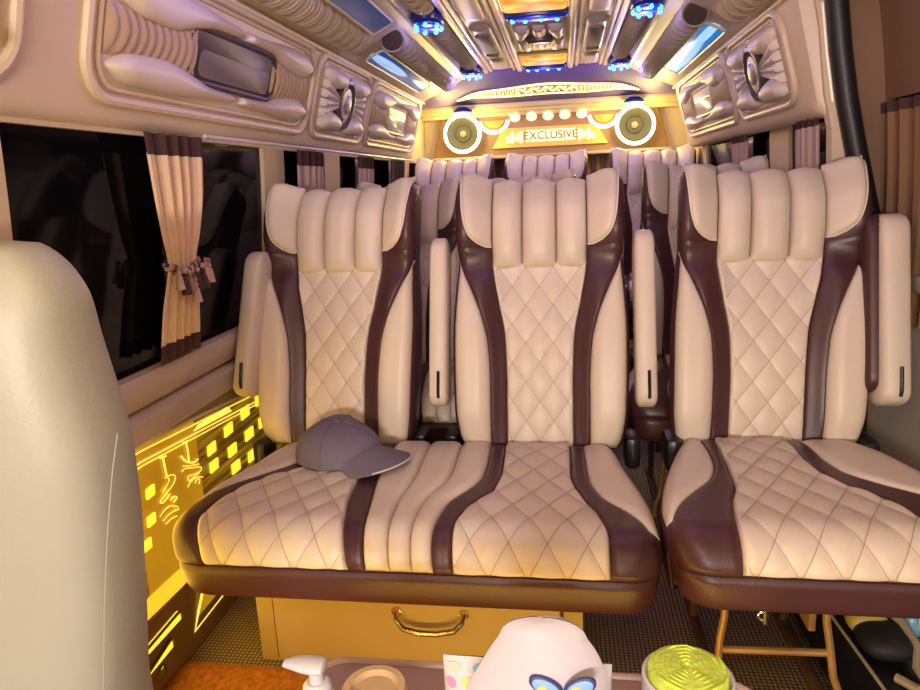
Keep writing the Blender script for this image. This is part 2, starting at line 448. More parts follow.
# sliding door at the right: cream lower panel, dark window, brown roller shade
door = thing('door_1', 'cream sliding door panel with dark window and brown shade', 'door', (0.82, 1.4, 0)); del door['category']; del door['label']; door['kind'] = 'structure'
def dx(z): return XC + interp([(0, 0.960), (0.9, 0.960), (1.28, 0.935), (1.72, 0.86)])(z)
def door_sheet(z0, z1, y0, y1, off, th):
    return g_grid(1, 8, lambda i, j: (dx(z0 + (z1 - z0) * j) - off, y0 + (y1 - y0) * i, z0 + (z1 - z0) * j), (th, 0, 0))
build('lower_panel', *door_sheet(0.06, 0.84, -1.6, 2.04, 0.0, 0.03), 'door_panel', door)
build('window_pane', *door_sheet(0.84, 1.30, -1.6, 2.04, -0.012, 0.006), 'black_glass', door)
build('door_post', *g_prism([(0.70, 1.72), (0.715, 1.5), (0.74, 1.3), (0.775, 1.1), (0.81, 0.9), (0.86, 0.5), (0.88, 0.0), (0.93, 0.0), (0.93, 1.72)], lambda a, b_, d: (a, 2.06 - d, b_), 0, 0.02), 'brown_shade', door, smooth=False)
build('roller_shade', *door_sheet(1.27, 1.72, -1.6, 2.04, 0.012, 0.012), 'brown_shade', door)
build('armrest_ledge', *g_box((dx(0.8) - 0.035, -0.6, 0.80), (dx(0.8), 1.95, 0.845), 0.012), 'door_panel', door)
# black weather strip around the door opening, cream pillar beside it
pts = [on(a, b_, 'y', 2.03) for a, b_ in ((833, -60), (837, 0), (841, 50), (847, 100), (856, 150), (868, 210), (880, 270), (890, 330), (898, 400), (904, 470))]
pts = [pts[0] + Vector((-0.01, 0, 0.06))] + pts + [Vector((pts[-1].x, 2.03, 0.05))]
structure('trim_3', g_tube(pts, 0.027, 10), 'rubber')
structure('trim_4', g_tube([(p[0] - 0.028, p[1] + 0.018, p[2]) for p in pts[2:5]], 0.006, 8), 'rail')
pb = lambda i, j: (wx(1, 0.75 + 0.97 * j) - 0.012 - 0.10 * sstep(1.22, 1.5, 0.75 + 0.97 * j) + 0.03 * i, 2.06 + 0.05 * i, 0.75 + 0.97 * j)
structure('trim_5', g_grid(1, 12, lambda i, j: (XC + interp([(0.7, 0.82), (1.2, 0.80), (1.30, 0.775), (1.50, 0.745), (1.72, 0.66)])(0.7 + 1.02 * j), 2.045 + 0.04 * i, 0.7 + 1.02 * j), (0.05, 0, 0)), 'moulded_cream')
# back wall and front bulkhead
structure('wall_rear', g_box((-1.0, 4.50, 0), (0.86, 4.54, 1.75)), 'cornice')
structure('wall_front', g_box((-1.0, YF_ - 0.04, 0), (0.86, YF_, 1.75)), 'kick_panel')

# ceiling sheet: flat middle, sloping coves
CEIL = [(-0.80, 1.72), (-0.70, 1.60), (-0.68, 1.56), (-0.43, 1.675), (-0.415, 1.70), (0.415, 1.70), (0.43, 1.675), (0.68, 1.56), (0.70, 1.60), (0.80, 1.72)]
n_ = len(CEIL) - 1
ceil = structure('ceiling', g_grid(n_, 1, lambda i, j: (XC + CEIL[round(i * n_)][0], YF_ + (4.02 - YF_) * j, CEIL[round(i * n_)][1]), (0, 0, 0.05)), 'ceiling_cream', smooth=False)
def ceil_rib(u, w_, h, y0=YF_, y1=3.98):
    P = [(-w_, 0), (-w_ * 0.8, -h * 0.7), (-w_ * 0.4, -h), (w_ * 0.4, -h), (w_ * 0.8, -h * 0.7), (w_, 0)]
    g = g_grid(5, 1, lambda i, j: (XC + u + P[round(i * 5)][0], y0 + (y1 - y0) * j, 1.702 + P[round(i * 5)][1]))
    return build('rib', *g, 'rib_cream', ceil)
for s in (-1, 1):
    for (u, w_, h) in ((0.135, 0.017, 0.022), (0.165, 0.010, 0.014), (0.290, 0.010, 0.014), (0.315, 0.015, 0.020), (0.440, 0.016, 0.034), (0.470, 0.010, 0.034)):
        ceil_rib(s * u, w_, h)
def ruche(y0, y1, fn, lam, amp, n_per=6, na=10):
    """gathered strip along y; fn(a in 0..1, y, h)"""
    ny = int((y1 - y0) / lam * n_per)
    rnd = random.Random(int(y0 * 97) + 3)
    ph = [rnd.uniform(-0.5, 0.5) for _ in range(60)]
    def f(i, j):
        y = y0 + (y1 - y0) * j
        q = (y - y0) / lam
        w_ = ph[int(i * 6) % 60] * (1 - (i * 6) % 1) + ph[(int(i * 6) + 1) % 60] * ((i * 6) % 1)
        return fn(i, y, amp * math.sin(2 * PI * q + 1.5 * w_) + 0.4 * amp * math.sin(4.7 * q + 3 * i))
    return g_grid(na, ny, f)
# gathered strips on the ceiling between lamp clusters
for s in (-1, 1):
    for (y0, y1) in ((0.30, 1.30), (1.50, 2.50), (2.72, 3.72)):
        fn = lambda a, y, h: (XC + s * (0.328 + 0.095 * a), y, 1.700 - (0.028 + h) * math.sin(PI * a) ** 0.6)
        build('gathered_strip', *ruche(y0, y1, fn, 0.021, 0.007), 'taupe_ruche', ceil)
    # inset channel between the ribs: alternating long pads
    for (y0, y1) in ((0.35, 0.95), (1.20, 1.80), (1.95, 2.75), (2.86, 3.52), (3.64, 3.92)):
        base = lambda a, y, h: (XC + s * a, y, 1.700 - h)
        build('inset_pad', *g_pad(base, y0, y1, lambda t, a=y0, b_=y1: 0.182 + 0.02 * (1 - ease(min(t - a, b_ - t) / 0.06)), lambda t, a=y0, b_=y1: 0.274 - 0.02 * (1 - ease(min(t - a, b_ - t) / 0.06)), 0.016, 0.03, 8, 20), 'taupe_ruche' if y1 - y0 != 0.66 else 'ceiling_tan', ceil)
    p = build('inset_mirror', *g_prism(rrect(0.198, 0.258, 2.98, 3.38, 0.02), lambda a, b_, d: (XC + s * a, b_, 1.684 - d), -0.01, 0.006, 0.003), 'screen_grey', ceil)
    build('inset_catch', *g_box((XC + s * 0.228 - 0.028, 3.40, 1.672), (XC + s * 0.228 + 0.028, 3.47, 1.690), 0.004), 'dark_recess', ceil)
# centre strip mouldings: four-leaf rosette with a dark slot
def ceil_base(a, y, h): return (XC + a, y, 1.700 - h)
for yc in (0.70, 1.90, 3.12):
    plate = build('rosette_plate', *g_prism(rrect(-0.112, 0.112, yc - 0.27, yc + 0.29, 0.03), lambda a, b_, d: (XC + a, b_, 1.700 - d), 0.0, 0.008, 0.004), 'ceiling_tan', ceil)
    for sa in (-1, 1):
        for sb in (-1, 1):
            y0, y1 = (yc + 0.03, yc + 0.22) if sb > 0 else (yc - 0.22, yc - 0.03)
            g = g_pad(lambda a, y, h: ceil_base(sa * a, y, 0.006 + h), y0, y1, lambda t: 0.034 + 0.02 * sstep(0.15, 0.04, abs(t - yc)), lambda t: 0.100, 0.030, 0.032, 8, 12)
            build('leaf_pad', *g, 'taupe_ruche', plate)
        g = g_pad(lambda a, y, h: ceil_base(a, y, 0.006 + h), yc + sa * 0.13 - 0.08, yc + sa * 0.13 + 0.08, lambda t: -0.028, lambda t: 0.028, 0.024, 0.026, 8, 12)
        build('leaf_pad', *g, 'taupe_ruche', plate)
    build('slot', *g_prism([(0.055 * math.cos(a * PI / 12), yc + 0.03 * math.sin(a * PI / 12)) for a in range(24)], lambda a, b_, d: (XC + a, b_, 1.692 - d), 0, 0.028, 0.006), 'dark_recess', plate)

# overhead consoles -------------------------------------------------
def OV(sg):
    def f(y, b_, h):
        k_ = b_ / 0.296
        return Vector((XC + sg * (0.76 - 0.08 * k_) - sg * 0.963 * h, y, 1.27 + 0.285 * k_ - 0.27 * h))
    return f
def overhead(sg, y0, y1, label):
    t = thing('overhead_console', label, 'console', (XC + sg * 0.78, (y0 + y1) / 2, 1.25))
    f = OV(sg)
    P = [(0.83, 1.245), (0.80, 1.238), (0.775, 1.246), (0.762, 1.262), (0.757, 1.282), (0.684, 1.542), (0.678, 1.560), (0.700, 1.575), (0.74, 1.60), (0.82, 1.60)]
    n = len(P)
    V = []; ys = [y0, y0 + 0.01, y0 + 0.04, y1 - 0.02, y1]
    for y in ys:
        e = 0.05 * (1 - ease((y - y0) / 0.04)) if sg > 0 else 0
        V += [(XC + sg * (p[0] + e * (0.84 - p[0]) * 6), y, p[1]) for p in P]
    F = [(j * n + i, j * n + (i + 1) % n, (j + 1) * n + (i + 1) % n, (j + 1) * n + i) for j in range(len(ys) - 1) for i in range(n)]
    F += [tuple(range(n)), tuple((len(ys) - 1) * n + i for i in range(n))]
    build('shell', V, F, 'moulded_cream', t)
    # long bead under the ceiling and lip over the windows
    build('bead', *g_tube([f(y0 + 0.02, 0.292, 0.006), f(y1, 0.292, 0.006)], 0.008, 8), 'moulded_cream', t)
    return t
def ring(poly, f, h, r):
    return g_tube([f(a, b_, h) for a, b_ in poly], r, 8, closed=True)
def cartouche(t, sg, y0, y1, glass):
    f = OV(sg); W = y1 - y0
    outer = rrect(y0, y1, 0.022, 0.284, 0.075, 8)
    if sg > 0: pass
    c = build('cartouche_rim', *join(ring(outer, f, 0.004, 0.011)), 'moulded_cream', t)
    inn = rrect(y0 + 0.035, y1 - 0.035, 0.042, 0.266, 0.06, 8)
    build('inner_rim', *ring(inn, f, 0.002, 0.005), 'moulded_cream', c)
    T = lambda q: y0 + q * W
    lobes = [
        [(0.08, 0.215, 0.225), (0.13, 0.180, 0.254), (0.22, 0.178, 0.258), (0.32, 0.200, 0.256), (0.40, 0.214, 0.248), (0.52, 0.218, 0.242)],
        [(0.55, 0.218, 0.242), (0.68, 0.214, 0.246), (0.78, 0.190, 0.254), (0.88, 0.176, 0.258), (0.955, 0.200, 0.230)],
        [(0.055, 0.078, 0.088), (0.11, 0.054, 0.116), (0.22, 0.052, 0.122), (0.32, 0.054, 0.106), (0.40, 0.060, 0.090), (0.52, 0.064, 0.086)],
        [(0.55, 0.064, 0.086), (0.68, 0.060, 0.090), (0.78, 0.054, 0.112), (0.88, 0.050, 0.122), (0.955, 0.076, 0.098)]]
    for L in lobes:
        lo = interp([(T(a), b_) for a, b_, _ in L]); hi = interp([(T(a), b_) for a, _, b_ in L])
        g = g_pad(lambda s, u, h: f(u, s, h), T(L[0][0]), T(L[-1][0]), lo, hi, 0.034, 0.034, 10, 26, rt=0.03)
        build('lobe_pad', *g, 'moulded_pad', c)
    for (a, b_, sgn) in ((0.045, 0.335, 1), (0.70, 0.955, -1)):
        lo = interp([(T(a), 0.10), (T((a + b_) / 2), 0.105), (T(b_), 0.085)] if sgn > 0 else [(T(a), 0.085), (T((a + b_) / 2), 0.10), (T(b_), 0.095)])
        hi = interp([(T(a), 0.20), (T((a + b_) / 2), 0.195), (T(b_), 0.215)] if sgn > 0 else [(T(a), 0.215), (T((a + b_) / 2), 0.20), (T(b_), 0.205)])
        md = lambda s, u: 0.0035 * math.sin(2 * PI * (u - y0 + 1.3 * (s - 0.15) ** 2 * 6) / (W * 0.026))
        g = g_pad(lambda s, u, h: f(u, s, h), T(a), T(b_), lo, hi, 0.018, 0.05, 8, 84, mod=md)
        build('gathered_pad', *g, 'moulded_ruche', c)
    # framed window; wide brown border above the glass also paints in shadow
    wo = rrect(T(0.295), T(0.725), 0.094, 0.210, 0.045, 6); wi = rrect(T(0.345), T(0.69), 0.106, 0.166, 0.02, 5)
    wdw = build('window_frame', *g_prism(wo, f, 0.0, 0.008, 0.004), 'window_brown' if glass != 'pale' else 'moulded_pad', c)
    build('window_rim', *ring(wo, f, 0.006, 0.008), 'window_brown' if glass != 'pale' else 'moulded_ruche', c)
    build('glass', *g_prism(wi, f, 0.004, 0.011, 0.003), 'screen_grey' if glass != 'pale' else 'pale_glass', wdw)
mat('pale_glass', (0.55, 0.55, 0.50), 0.15)
def flower(t, sg, y0, y1):
    f = OV(sg); W = y1 - y0; yc = (y0 + y1) / 2; bc = 0.150
    c = build('cartouche_rim', *ring(rrect(y0, y1, 0.022, 0.284, 0.075, 8), f, 0.004, 0.011), 'moulded_cream', t)
    build('inner_rim', *ring(rrect(y0 + 0.03, y1 - 0.03, 0.042, 0.266, 0.06, 8), f, 0.002, 0.005), 'moulded_cream', c)
    for sa in (-1, 1):
        for sb in (-1, 1):
            # corner leaves
            L = [(0.045, 0.050, 0.100), (0.10, 0.040, 0.108), (0.16, 0.034, 0.108), (0.215, 0.050, 0.104), (0.235, 0.075, 0.095)]
            k_ = W / 0.62
            lo = interp([(a * k_, b_) for a, b_, _ in L]); hi = interp([(a * k_, b_) for a, _, b_ in L])
            g = g_pad(lambda s, u, h: f(yc + sa * u, bc + sb * s, h), L[0][0] * k_, L[-1][0] * k_, lo, hi, 0.040, 0.034, 10, 18, rt=0.035)
            build('leaf_pad', *g, 'moulded_pad', c)
        for q in (-0.6, -0.2, 0.2, 0.6):
            # fan folds between the leaves
            g = g_pad(lambda s, u, h: f(yc + sa * u, bc + s + q * 0.17 * (u / 0.25) * 0.5, h), 0.05, 0.235 * W / 0.62, lambda u: -0.003 - 0.016 * u / 0.25, lambda u: 0.003 + 0.016 * u / 0.25, 0.024, 0.016, 6, 12)
            build('fan_fold', *g, 'moulded_pad', c)
    nrm = Vector((-sg * 0.963, 0, -0.27)); rot = nrm.to_track_quat('Z', 'Y').to_matrix().to_4x4()
    mt = Matrix.Translation(f(yc, bc, 0.0)) @ rot
    d = build('speaker_disc', *g_lathe([(0.001, 0.0), (0.088, 0.0), (0.090, 0.014), (0.085, 0.024), (0.074, 0.026), (0.066, 0.018), (0.060, 0.015), (0.001, 0.015)], 36, mt), 'dark_recess', c)
    build('disc_face', *g_lathe([(0.001, 0.010), (0.058, 0.014), (0.056, 0.020), (0.036, 0.022), (0.032, 0.027), (0.018, 0.030), (0.001, 0.031)], 30, mt), 'chrome_dull', d)
mat('chrome_dull', (0.50, 0.45, 0.48), 0.45, metal=0.8, var=(60, 0.3))
ol = overhead(-1, -0.40, 4.00, 'long padded overhead console above the windows beside the tasselled curtain')
cartouche(ol, -1, 1.18, 2.265, 'dark'); flower(ol, -1, 2.30, 2.92); cartouche(ol, -1, 2.95, 3.92, 'pale')
cartouche(ol, -1, -0.05, 1.02, 'dark')
orr = overhead(1, 2.06, 4.00, 'short padded overhead console with rounded end beside the black door seal')
flower(orr, 1, 2.17, 2.80); cartouche(orr, 1, 2.84, 3.88, 'pale')

# coves: rolls, printed sky panels -----------------------------------
def COV(sg):
    t = Vector((-sg * 0.26, 0, 0.12)).normalized(); n = Vector((-sg * 0.12 , 0, -0.26)).normalized()
    A = Vector((XC + sg * 0.68, 0, 1.56))
    return lambda y, b_, h: A + Vector((0, y, 0)) + t * b_ + n * h
def roll(sg, y0, y1, b0, r, label, cap=True):
    f = COV(sg)
    t = thing('gathered_roll', label, 'trim roll', f((y0 + y1) / 2, b0, 0))
    fn = lambda a, y, h: f(y, b0 + (r + h) * math.cos(PI * (1.12 * a - 0.06)), 0.0 + 0.62 * (r + 1.6 * h) * math.sin(PI * (1.12 * a - 0.06)))
    build('roll_cover', *ruche(y0 + 0.03, y1, fn, 0.019, 0.005, 6, 14), 'taupe_ruche', t)
    mt = Matrix.Translation(f(y0, b0, r * 0.35)) @ (Vector((-sg * 0.25, -0.75, -0.60)).normalized()).to_track_quat('Z', 'Y').to_matrix().to_4x4()
    if cap:
        c = build('end_cap', *g_lathe([(0.001, -0.04), (r * 1.06, -0.04), (r * 1.10, 0.0), (r * 1.02, 0.012), (r * 0.9, 0.006), (0.001, 0.002)], 28, mt), 'taupe_ruche', t)
        build('cap_lens', *g_lathe([(0.001, 0.0), (r * 0.90, 0.002), (r * 0.86, 0.012), (0.001, 0.014)], 28, mt), 'dark_recess', c)
    return t
def sky_panel(sg, y0, y1, b0, b1, m, label):
    f = COV(sg)
    g = g_prism(rrect(y0, y1, b0, b1, 0.012, 3), f, 0.0, 0.010, 0.003)
    t = thing('sky_print_panel', label, 'light panel', f((y0 + y1) / 2, (b0 + b1) / 2, 0))
    build('print', *g, m, t)
    build('frame', *ring(rrect(y0, y1, b0, b1, 0.012, 3), f, 0.008, 0.005), 'rib_cream', t)
roll(-1, 2.60, 3.95, 0.178, 0.042, 'gathered roll beside the printed planet panel')
roll(-1, 1.35, 2.50, 0.080, 0.045, 'long brown gathered roll beside the plain dark blue panel', cap=False)
roll(1, 2.53, 3.95, 0.165, 0.042, 'gathered roll beside the pale blue printed panel')
roll(1, 1.30, 2.40, 0.075, 0.045, 'gathered roll over the rounded end of the short overhead console', cap=False)
sky_panel(-1, 2.68, 3.66, 0.042, 0.120, 'sky_print_planet', 'blue printed panel with glowing planets in the ceiling cove')
sky_panel(-1, 1.30, 2.46, 0.145, 0.225, 'sky_print_dark', 'plain dark blue glossy panel in the ceiling cove')
sky_panel(1, 2.62, 3.60, 0.040, 0.120, 'sky_print_bright', 'pale turquoise and blue printed panel in the ceiling cove')

# blue lamp clusters and orange lamps on the ceiling -----------------
def cluster(x, y, rx, ry, bulbs, label, z=1.700, power=2.4, group='blue lamp clusters'):
    t = thing('led_cluster', label, 'ceiling lamp', (x, y, z - 0.045), group)
    P = [(rx * math.cos(a * PI / 14), ry * math.sin(a * PI / 14)) for a in range(28)]
    build('base', *g_prism(P, lambda a, b_, d: (x + a, y + b_, z - d), 0.0, 0.048 if ry > 0.05 else 0.028, 0.014), 'blue_base', t)
    build('lens', *g_prism([(a * 0.8, b_ * 0.8) for a, b_ in P], lambda a, b_, d: (x + a, y + b_, z - d), 0.044 if ry > 0.05 else 0.024, 0.054 if ry > 0.05 else 0.032, 0.006), 'blue_lens', t)
    for (bx, by) in bulbs:
        mt = Matrix.Translation((x + bx, y + by, z - (0.052 if ry > 0.05 else 0.030))) @ Matrix.Rotation(PI, 4, 'X')
        build('bulb', *g_lathe([(0.0085, -0.004), (0.0085, 0.003), (0.006, 0.008), (0.001, 0.010)], 10, mt), 'blue_bulb', t)
    point('led_light', (x, y, z - 0.095), power, (0.30, 0.25, 1.0), 0.03)
oval = [(0.045 * math.cos(a * PI / 3.5 + 0.3), 0.07 * math.sin(a * PI / 3.5 + 0.3)) for a in range(7)]
bar = [(-0.085, 0.0), (-0.04, 0.01), (0.018, 0.0), (0.075, 0.01)]
for (y, nm) in ((1.40, 'over the front cushions'), (2.60, 'nearest the dark inset pads'), (3.82, 'touching the purple rear panel')):
    for s in (-1, 1):
        cluster(XC + s * 0.378, y, 0.058, 0.098, oval, 'oval ring of blue ceiling lamps ' + {1.40: 'over the front cushions', 2.60: 'between gathered strips', 3.82: 'touching the purple panel'}[y] + (', tasselled curtain side' if s < 0 else ', sliding door side'), group='oval blue lamp clusters', power={1.40: 2.1, 2.60: 0.9, 3.82: 3.2}[y])
for (y, w_) in ((1.50, 0), (2.70, 0), (3.88, 0)):
    cluster(XC, y, 0.115, 0.034, bar, {1.50: 'blue lamp bar on the ceiling over the front cushions', 2.70: 'blue lamp bar between orange lamp and rosette', 3.88: 'blue lamp bar touching the purple panel'}[y], group='blue lamp bars', power={1.50: 1.2, 2.70: 0.7, 3.88: 1.1}[y])
for (y0, y1, lb) in ((0.00, 0.24, 'square orange ceiling lamp over the front cabin'), (1.18, 1.42, 'square orange ceiling lamp over the front cushions'), (2.36, 2.62, 'large orange glass ceiling lamp between cream ribs'), (3.54, 3.80, 'small orange glass ceiling lamp before the purple panel')):
    t = thing('orange_lamp', lb, 'ceiling lamp', (XC, (y0 + y1) / 2, 1.67))
    build('glass', *g_prism(rrect(-0.108, 0.108, y0, y1, 0.015, 3), lambda a, b_, d: (XC + a, b_, 1.70 - d), 0, 0.022, 0.006), 'orange_glow', t)
    build('frame', *ring(rrect(-0.112, 0.112, y0 - 0.004, y1 + 0.004, 0.015, 3), lambda a, b_, h: (XC + a, b_, 1.70 - h), 0.008, 0.008), 'rib_cream', t)
    point('orange_light', (XC, (y0 + y1) / 2, 1.585), 9.0 if y0 < 0.5 else 1.6, (1.0, 0.66, 0.22), 0.07)
# assumed dome lamp and added bulkhead bar, unseen behind the camera
t = thing('dome_lamp', 'wide white dome lamp on the ceiling above the front cabin', 'ceiling lamp', (-0.12, -0.35, 1.62))
build('housing', *g_prism(rrect(-0.46, 0.22, -0.49, -0.21, 0.03), lambda a, b_, d: (a, b_, 1.70 - d), 0, 0.05, 0.01), 'white_plastic', t)
build('diffuser', *g_prism(rrect(-0.43, 0.19, -0.46, -0.24, 0.03), lambda a, b_, d: (a, b_, 1.655 - d), 0, 0.02, 0.008), 'dome_diffuser', t)

t = thing('bulkhead_fill_lamp', 'added unseen fill lamp bar on the front bulkhead', 'lamp', (-0.10, -1.57, 1.01))  # lamp bar added for level light on the backrests
build('housing', *g_box((-0.53, -1.60, 1.01), (0.33, -1.555, 1.15), 0.012), 'white_plastic', t)
build('diffuser', *g_box((-0.50, -1.56, 1.03), (0.30, -1.535, 1.13), 0.010), 'dome_diffuser', t)

# rear: purple slope, cornice, speaker board -------------------------
def purple(i, j):
    u = -0.765 + 1.53 * i
    zt = interp([(-0.80, 1.56), (-0.68, 1.575), (-0.45, 1.685), (-0.40, 1.70), (0.40, 1.70), (0.45, 1.685), (0.68, 1.575), (0.80, 1.56)])(u)
    k_ = j
    return (XC + u * (1 + 0.0 * k_), 3.98 + 0.10 * (abs(u) / 0.76) ** 2 * (1 - k_) + 0.36 * k_, zt + (1.558 - zt) * k_ - 0.012 * math.sin(PI * k_) + 0.006 * math.cos(u * 14) * (1 - k_))
structure('trim_6', g_grid(40, 10, purple, (0, 0.02, 0.03)), 'purple_panel')
def purple_at(u, k_, h):
    p = Vector(purple((u + 0.765) / 1.53, k_)); return p + Vector((0, -0.36, -0.93)).normalized() * h if False else p + Vector((0, -0.36, -0.30)).normalized() * h
t = thing('eye_shaped_grille', 'long eye-shaped glowing grille on the purple slope', 'light panel', (XC, 4.2, 1.6))
def lens_outline(W, H0, H1, n=24):
    up = [(-W + 2 * W * i / n, 0.62 - H1 * (1 - abs(-1 + 2 * i / n) ** 2.2)) for i in range(n + 1)]
    dn = [(W - 2 * W * i / n, 0.62 + H0 * (1 - abs(-1 + 2 * i / n) ** 4)) for i in range(1, n)]
    return up + dn
LO = lens_outline(0.515, 0.06, 0.21)
build('back_plate', *g_prism(LO, purple_at, -0.004, 0.010, 0.0), 'grille_gold', t, smooth=False)
build('led_rim', *g_tube([purple_at(a, b_, 0.012) for a, b_ in LO], 0.006, 8, closed=True), 'grille_led', t)
for i in range(60):
    a = -0.44 + 0.88 * i / 59
    if abs(a) < 0.17: continue
    hh = 0.12 * (1 - (abs(a) / 0.52) ** 2.2)
    build('grille_bar', *g_tube([purple_at(a, 0.60 - hh, 0.014), purple_at(a, 0.63, 0.014)], 0.0035, 5), 'grille_led', t)
for i in range(9):
    a = -0.15 + 0.30 * i / 8
    build('scroll_ornament', *g_tube([purple_at(a + 0.016 * math.cos(q), 0.545 + 0.05 * math.sin(q) * (1 if i % 2 else -1), 0.014) for q in [PI * 1.5 * x / 8 for x in range(9)]], 0.005, 6), 'grille_led', t)

# stepped cornice
for i, (y, z0, z1) in enumerate(((4.32, 1.535, 1.562), (4.36, 1.515, 1.537), (4.40, 1.492, 1.517))):
    structure('trim_%d' % (7 + i), g_box((XC - 0.79 + 0.01 * i, y, z0), (XC + 0.77, 4.5, z1), 0.005), 'cornice')
# speaker board
YBD = 4.42
bt = thing('speaker_board', 'gold panel with two ringed speakers and glowing sign', 'speaker panel', (XC, YBD, 1.25))
BP = [(-0.80, 1.25), (0.63, 1.25), (0.585, 1.43), (0.56, 1.50), (-0.74, 1.50), (-0.765, 1.43)]
build('board', *g_prism(BP, lambda a, b_, d: (a, 4.50 - d, b_), 0.0, 0.08, 0.01), 'board_gold', bt)
build('bottom_ledge', *g_box((-0.81, YBD - 0.04, 1.243), (0.64, 4.5, 1.262), 0.005), 'wall_trim', bt)
for (sx_, sz_) in ((-0.607, 1.400), (0.425, 1.398)):
    mt = Matrix.Translation((sx_, YBD - 0.036, sz_)) @ Matrix.Rotation(PI / 2, 4, 'X')
    sp_ = build('speaker', *g_lathe([(0.10, -0.036), (0.10, 0.02), (0.088, 0.022), (0.082, 0.012), (0.060, -0.012), (0.045, -0.030), (0.001, -0.03)], 32, mt), 'speaker_cone', bt)
    build('cone_centre', *g_lathe([(0.050, -0.028), (0.046, -0.020), (0.03, -0.022), (0.001, -0.024)], 20, mt), 'speaker_dark', sp_)
    build('dust_cap', *g_lathe([(0.020, -0.026), (0.020, -0.014), (0.012, -0.006), (0.001, -0.003)], 14, mt), 'speaker_cap', sp_)
    build('ring_light', *g_tube([(sx_ + 0.106 * math.cos(a * PI / 20), YBD - 0.050, sz_ + 0.106 * math.sin(a * PI / 20)) for a in range(40)], 0.012, 8, closed=True), 'ring_led', sp_)
for (cx_, cz_) in ((-0.415, 1.475), (0.245, 1.475)):
    A = [PI + 0.1 + (PI - 0.2) * i / 14 for i in range(15)]
    build('arc_light', *g_tube([(cx_ + 0.085 * math.cos(a), YBD - 0.008, cz_ + 0.075 * math.sin(a)) for a in A], 0.011, 8), 'ring_led', bt)
    build('arc_inlay', *g_prism([(cx_ + 0.06 * math.cos(a), cz_ + 0.05 * math.sin(a)) for a in A], lambda a, b_, d: (a, YBD - d, b_), 0.0, 0.010, 0.003), 'sign_back', bt)
for i in range(5):
    x = -0.285 + 0.10 * i
    build('downlight', *g_lathe([(0.001, -0.012), (0.028, -0.012), (0.032, 0.0), (0.022, 0.006), (0.001, 0.007)], 16, Matrix.Translation((x, YBD - 0.03, 1.478)) @ Matrix.Rotation(PI * 0.75, 4, 'X')), 'lamp_led', bt)
# sign
SP = [(-0.43, 1.305), (0.27, 1.305), (0.20, 1.42), (-0.36, 1.42)]
sg_ = build('sign_back', *g_prism(SP, lambda a, b_, d: (a, YBD - d, b_), 0.0, 0.014, 0.004), 'sign_back', bt)
build('sign_plate', *g_prism(rrect(-0.225, 0.080, 1.332, 1.402, 0.008, 2), lambda a, b_, d: (a, YBD - d, b_), 0.012, 0.022, 0.003), 'sign_led', sg_)
def text_mesh(name, body, size, mtx, m, parent, ext=0.002):
    cu = bpy.data.curves.new(name, 'FONT'); cu.body = body; cu.size = size; cu.extrude = ext; cu.align_x = 'CENTER'; cu.align_y = 'CENTER'
    tmp = bpy.data.objects.new('tmp', cu); C.objects.link(tmp)
    bpy.context.view_layer.update()
    me = bpy.data.meshes.new_from_object(tmp.evaluated_get(bpy.context.evaluated_depsgraph_get()))
    V = [mtx @ v.co for v in me.vertices]; F = [tuple(p.vertices) for p in me.polygons]
    bpy.data.objects.remove(tmp); bpy.data.curves.remove(cu); bpy.data.meshes.remove(me)
    return build(name, V, F, m, parent, smooth=False)
text_mesh('lettering', 'EXCLUSIVE', 0.066, Matrix.Translation((-0.072, YBD - 0.025, 1.367)) @ Matrix.Rotation(PI / 2, 4, 'X'), 'letter_dark', sg_)
for s in (-1, 1):
    cx_ = -0.075 + s * 0.215
    for (a, b_, w_, h_) in ((-0.040, 0.0, 0.010, 0.034), (-0.014, 0.0, 0.008, 0.026), (0.014, 0.0, 0.010, 0.034), (0.038, -0.01, 0.012, 0.020), (0.0, -0.004, 0.045, 0.006)):
        build('ornament', *g_box((cx_ + s * a - w_, YBD - 0.026, 1.362 + b_ - h_), (cx_ + s * a + w_, YBD - 0.010, 1.362 + b_ + h_), 0.003), 'sign_led', sg_)
# half-dome blue lamps under the cornice
for s, lb in ((-1, 'small blue half-dome lamp over the speaker above the bench-side rear seat'), (1, 'small blue half-dome lamp over the speaker above the aisle-side rear seat')):
    x = XC + s * 0.50
    t = thing('half_dome_lamp', 'small blue half-dome lamp above the ringed speaker on the ' + ('tasselled curtain side' if s < 0 else 'sliding door side'), 'lamp', (x, 4.30, 1.50), 'blue half-dome lamps')
    build('hood', *g_lathe([(0.062, -0.004), (0.058, 0.006), (0.03, 0.026), (0.001, 0.030)], 20, Matrix.Translation((x, 4.30, 1.520))), 'blue_base', t)
    build('bulb', *g_lathe([(0.001, -0.026), (0.03, -0.022), (0.046, -0.008), (0.050, 0.004), (0.001, 0.005)], 20, Matrix.Translation((x, 4.30, 1.518))), 'cyan_bulb', t)

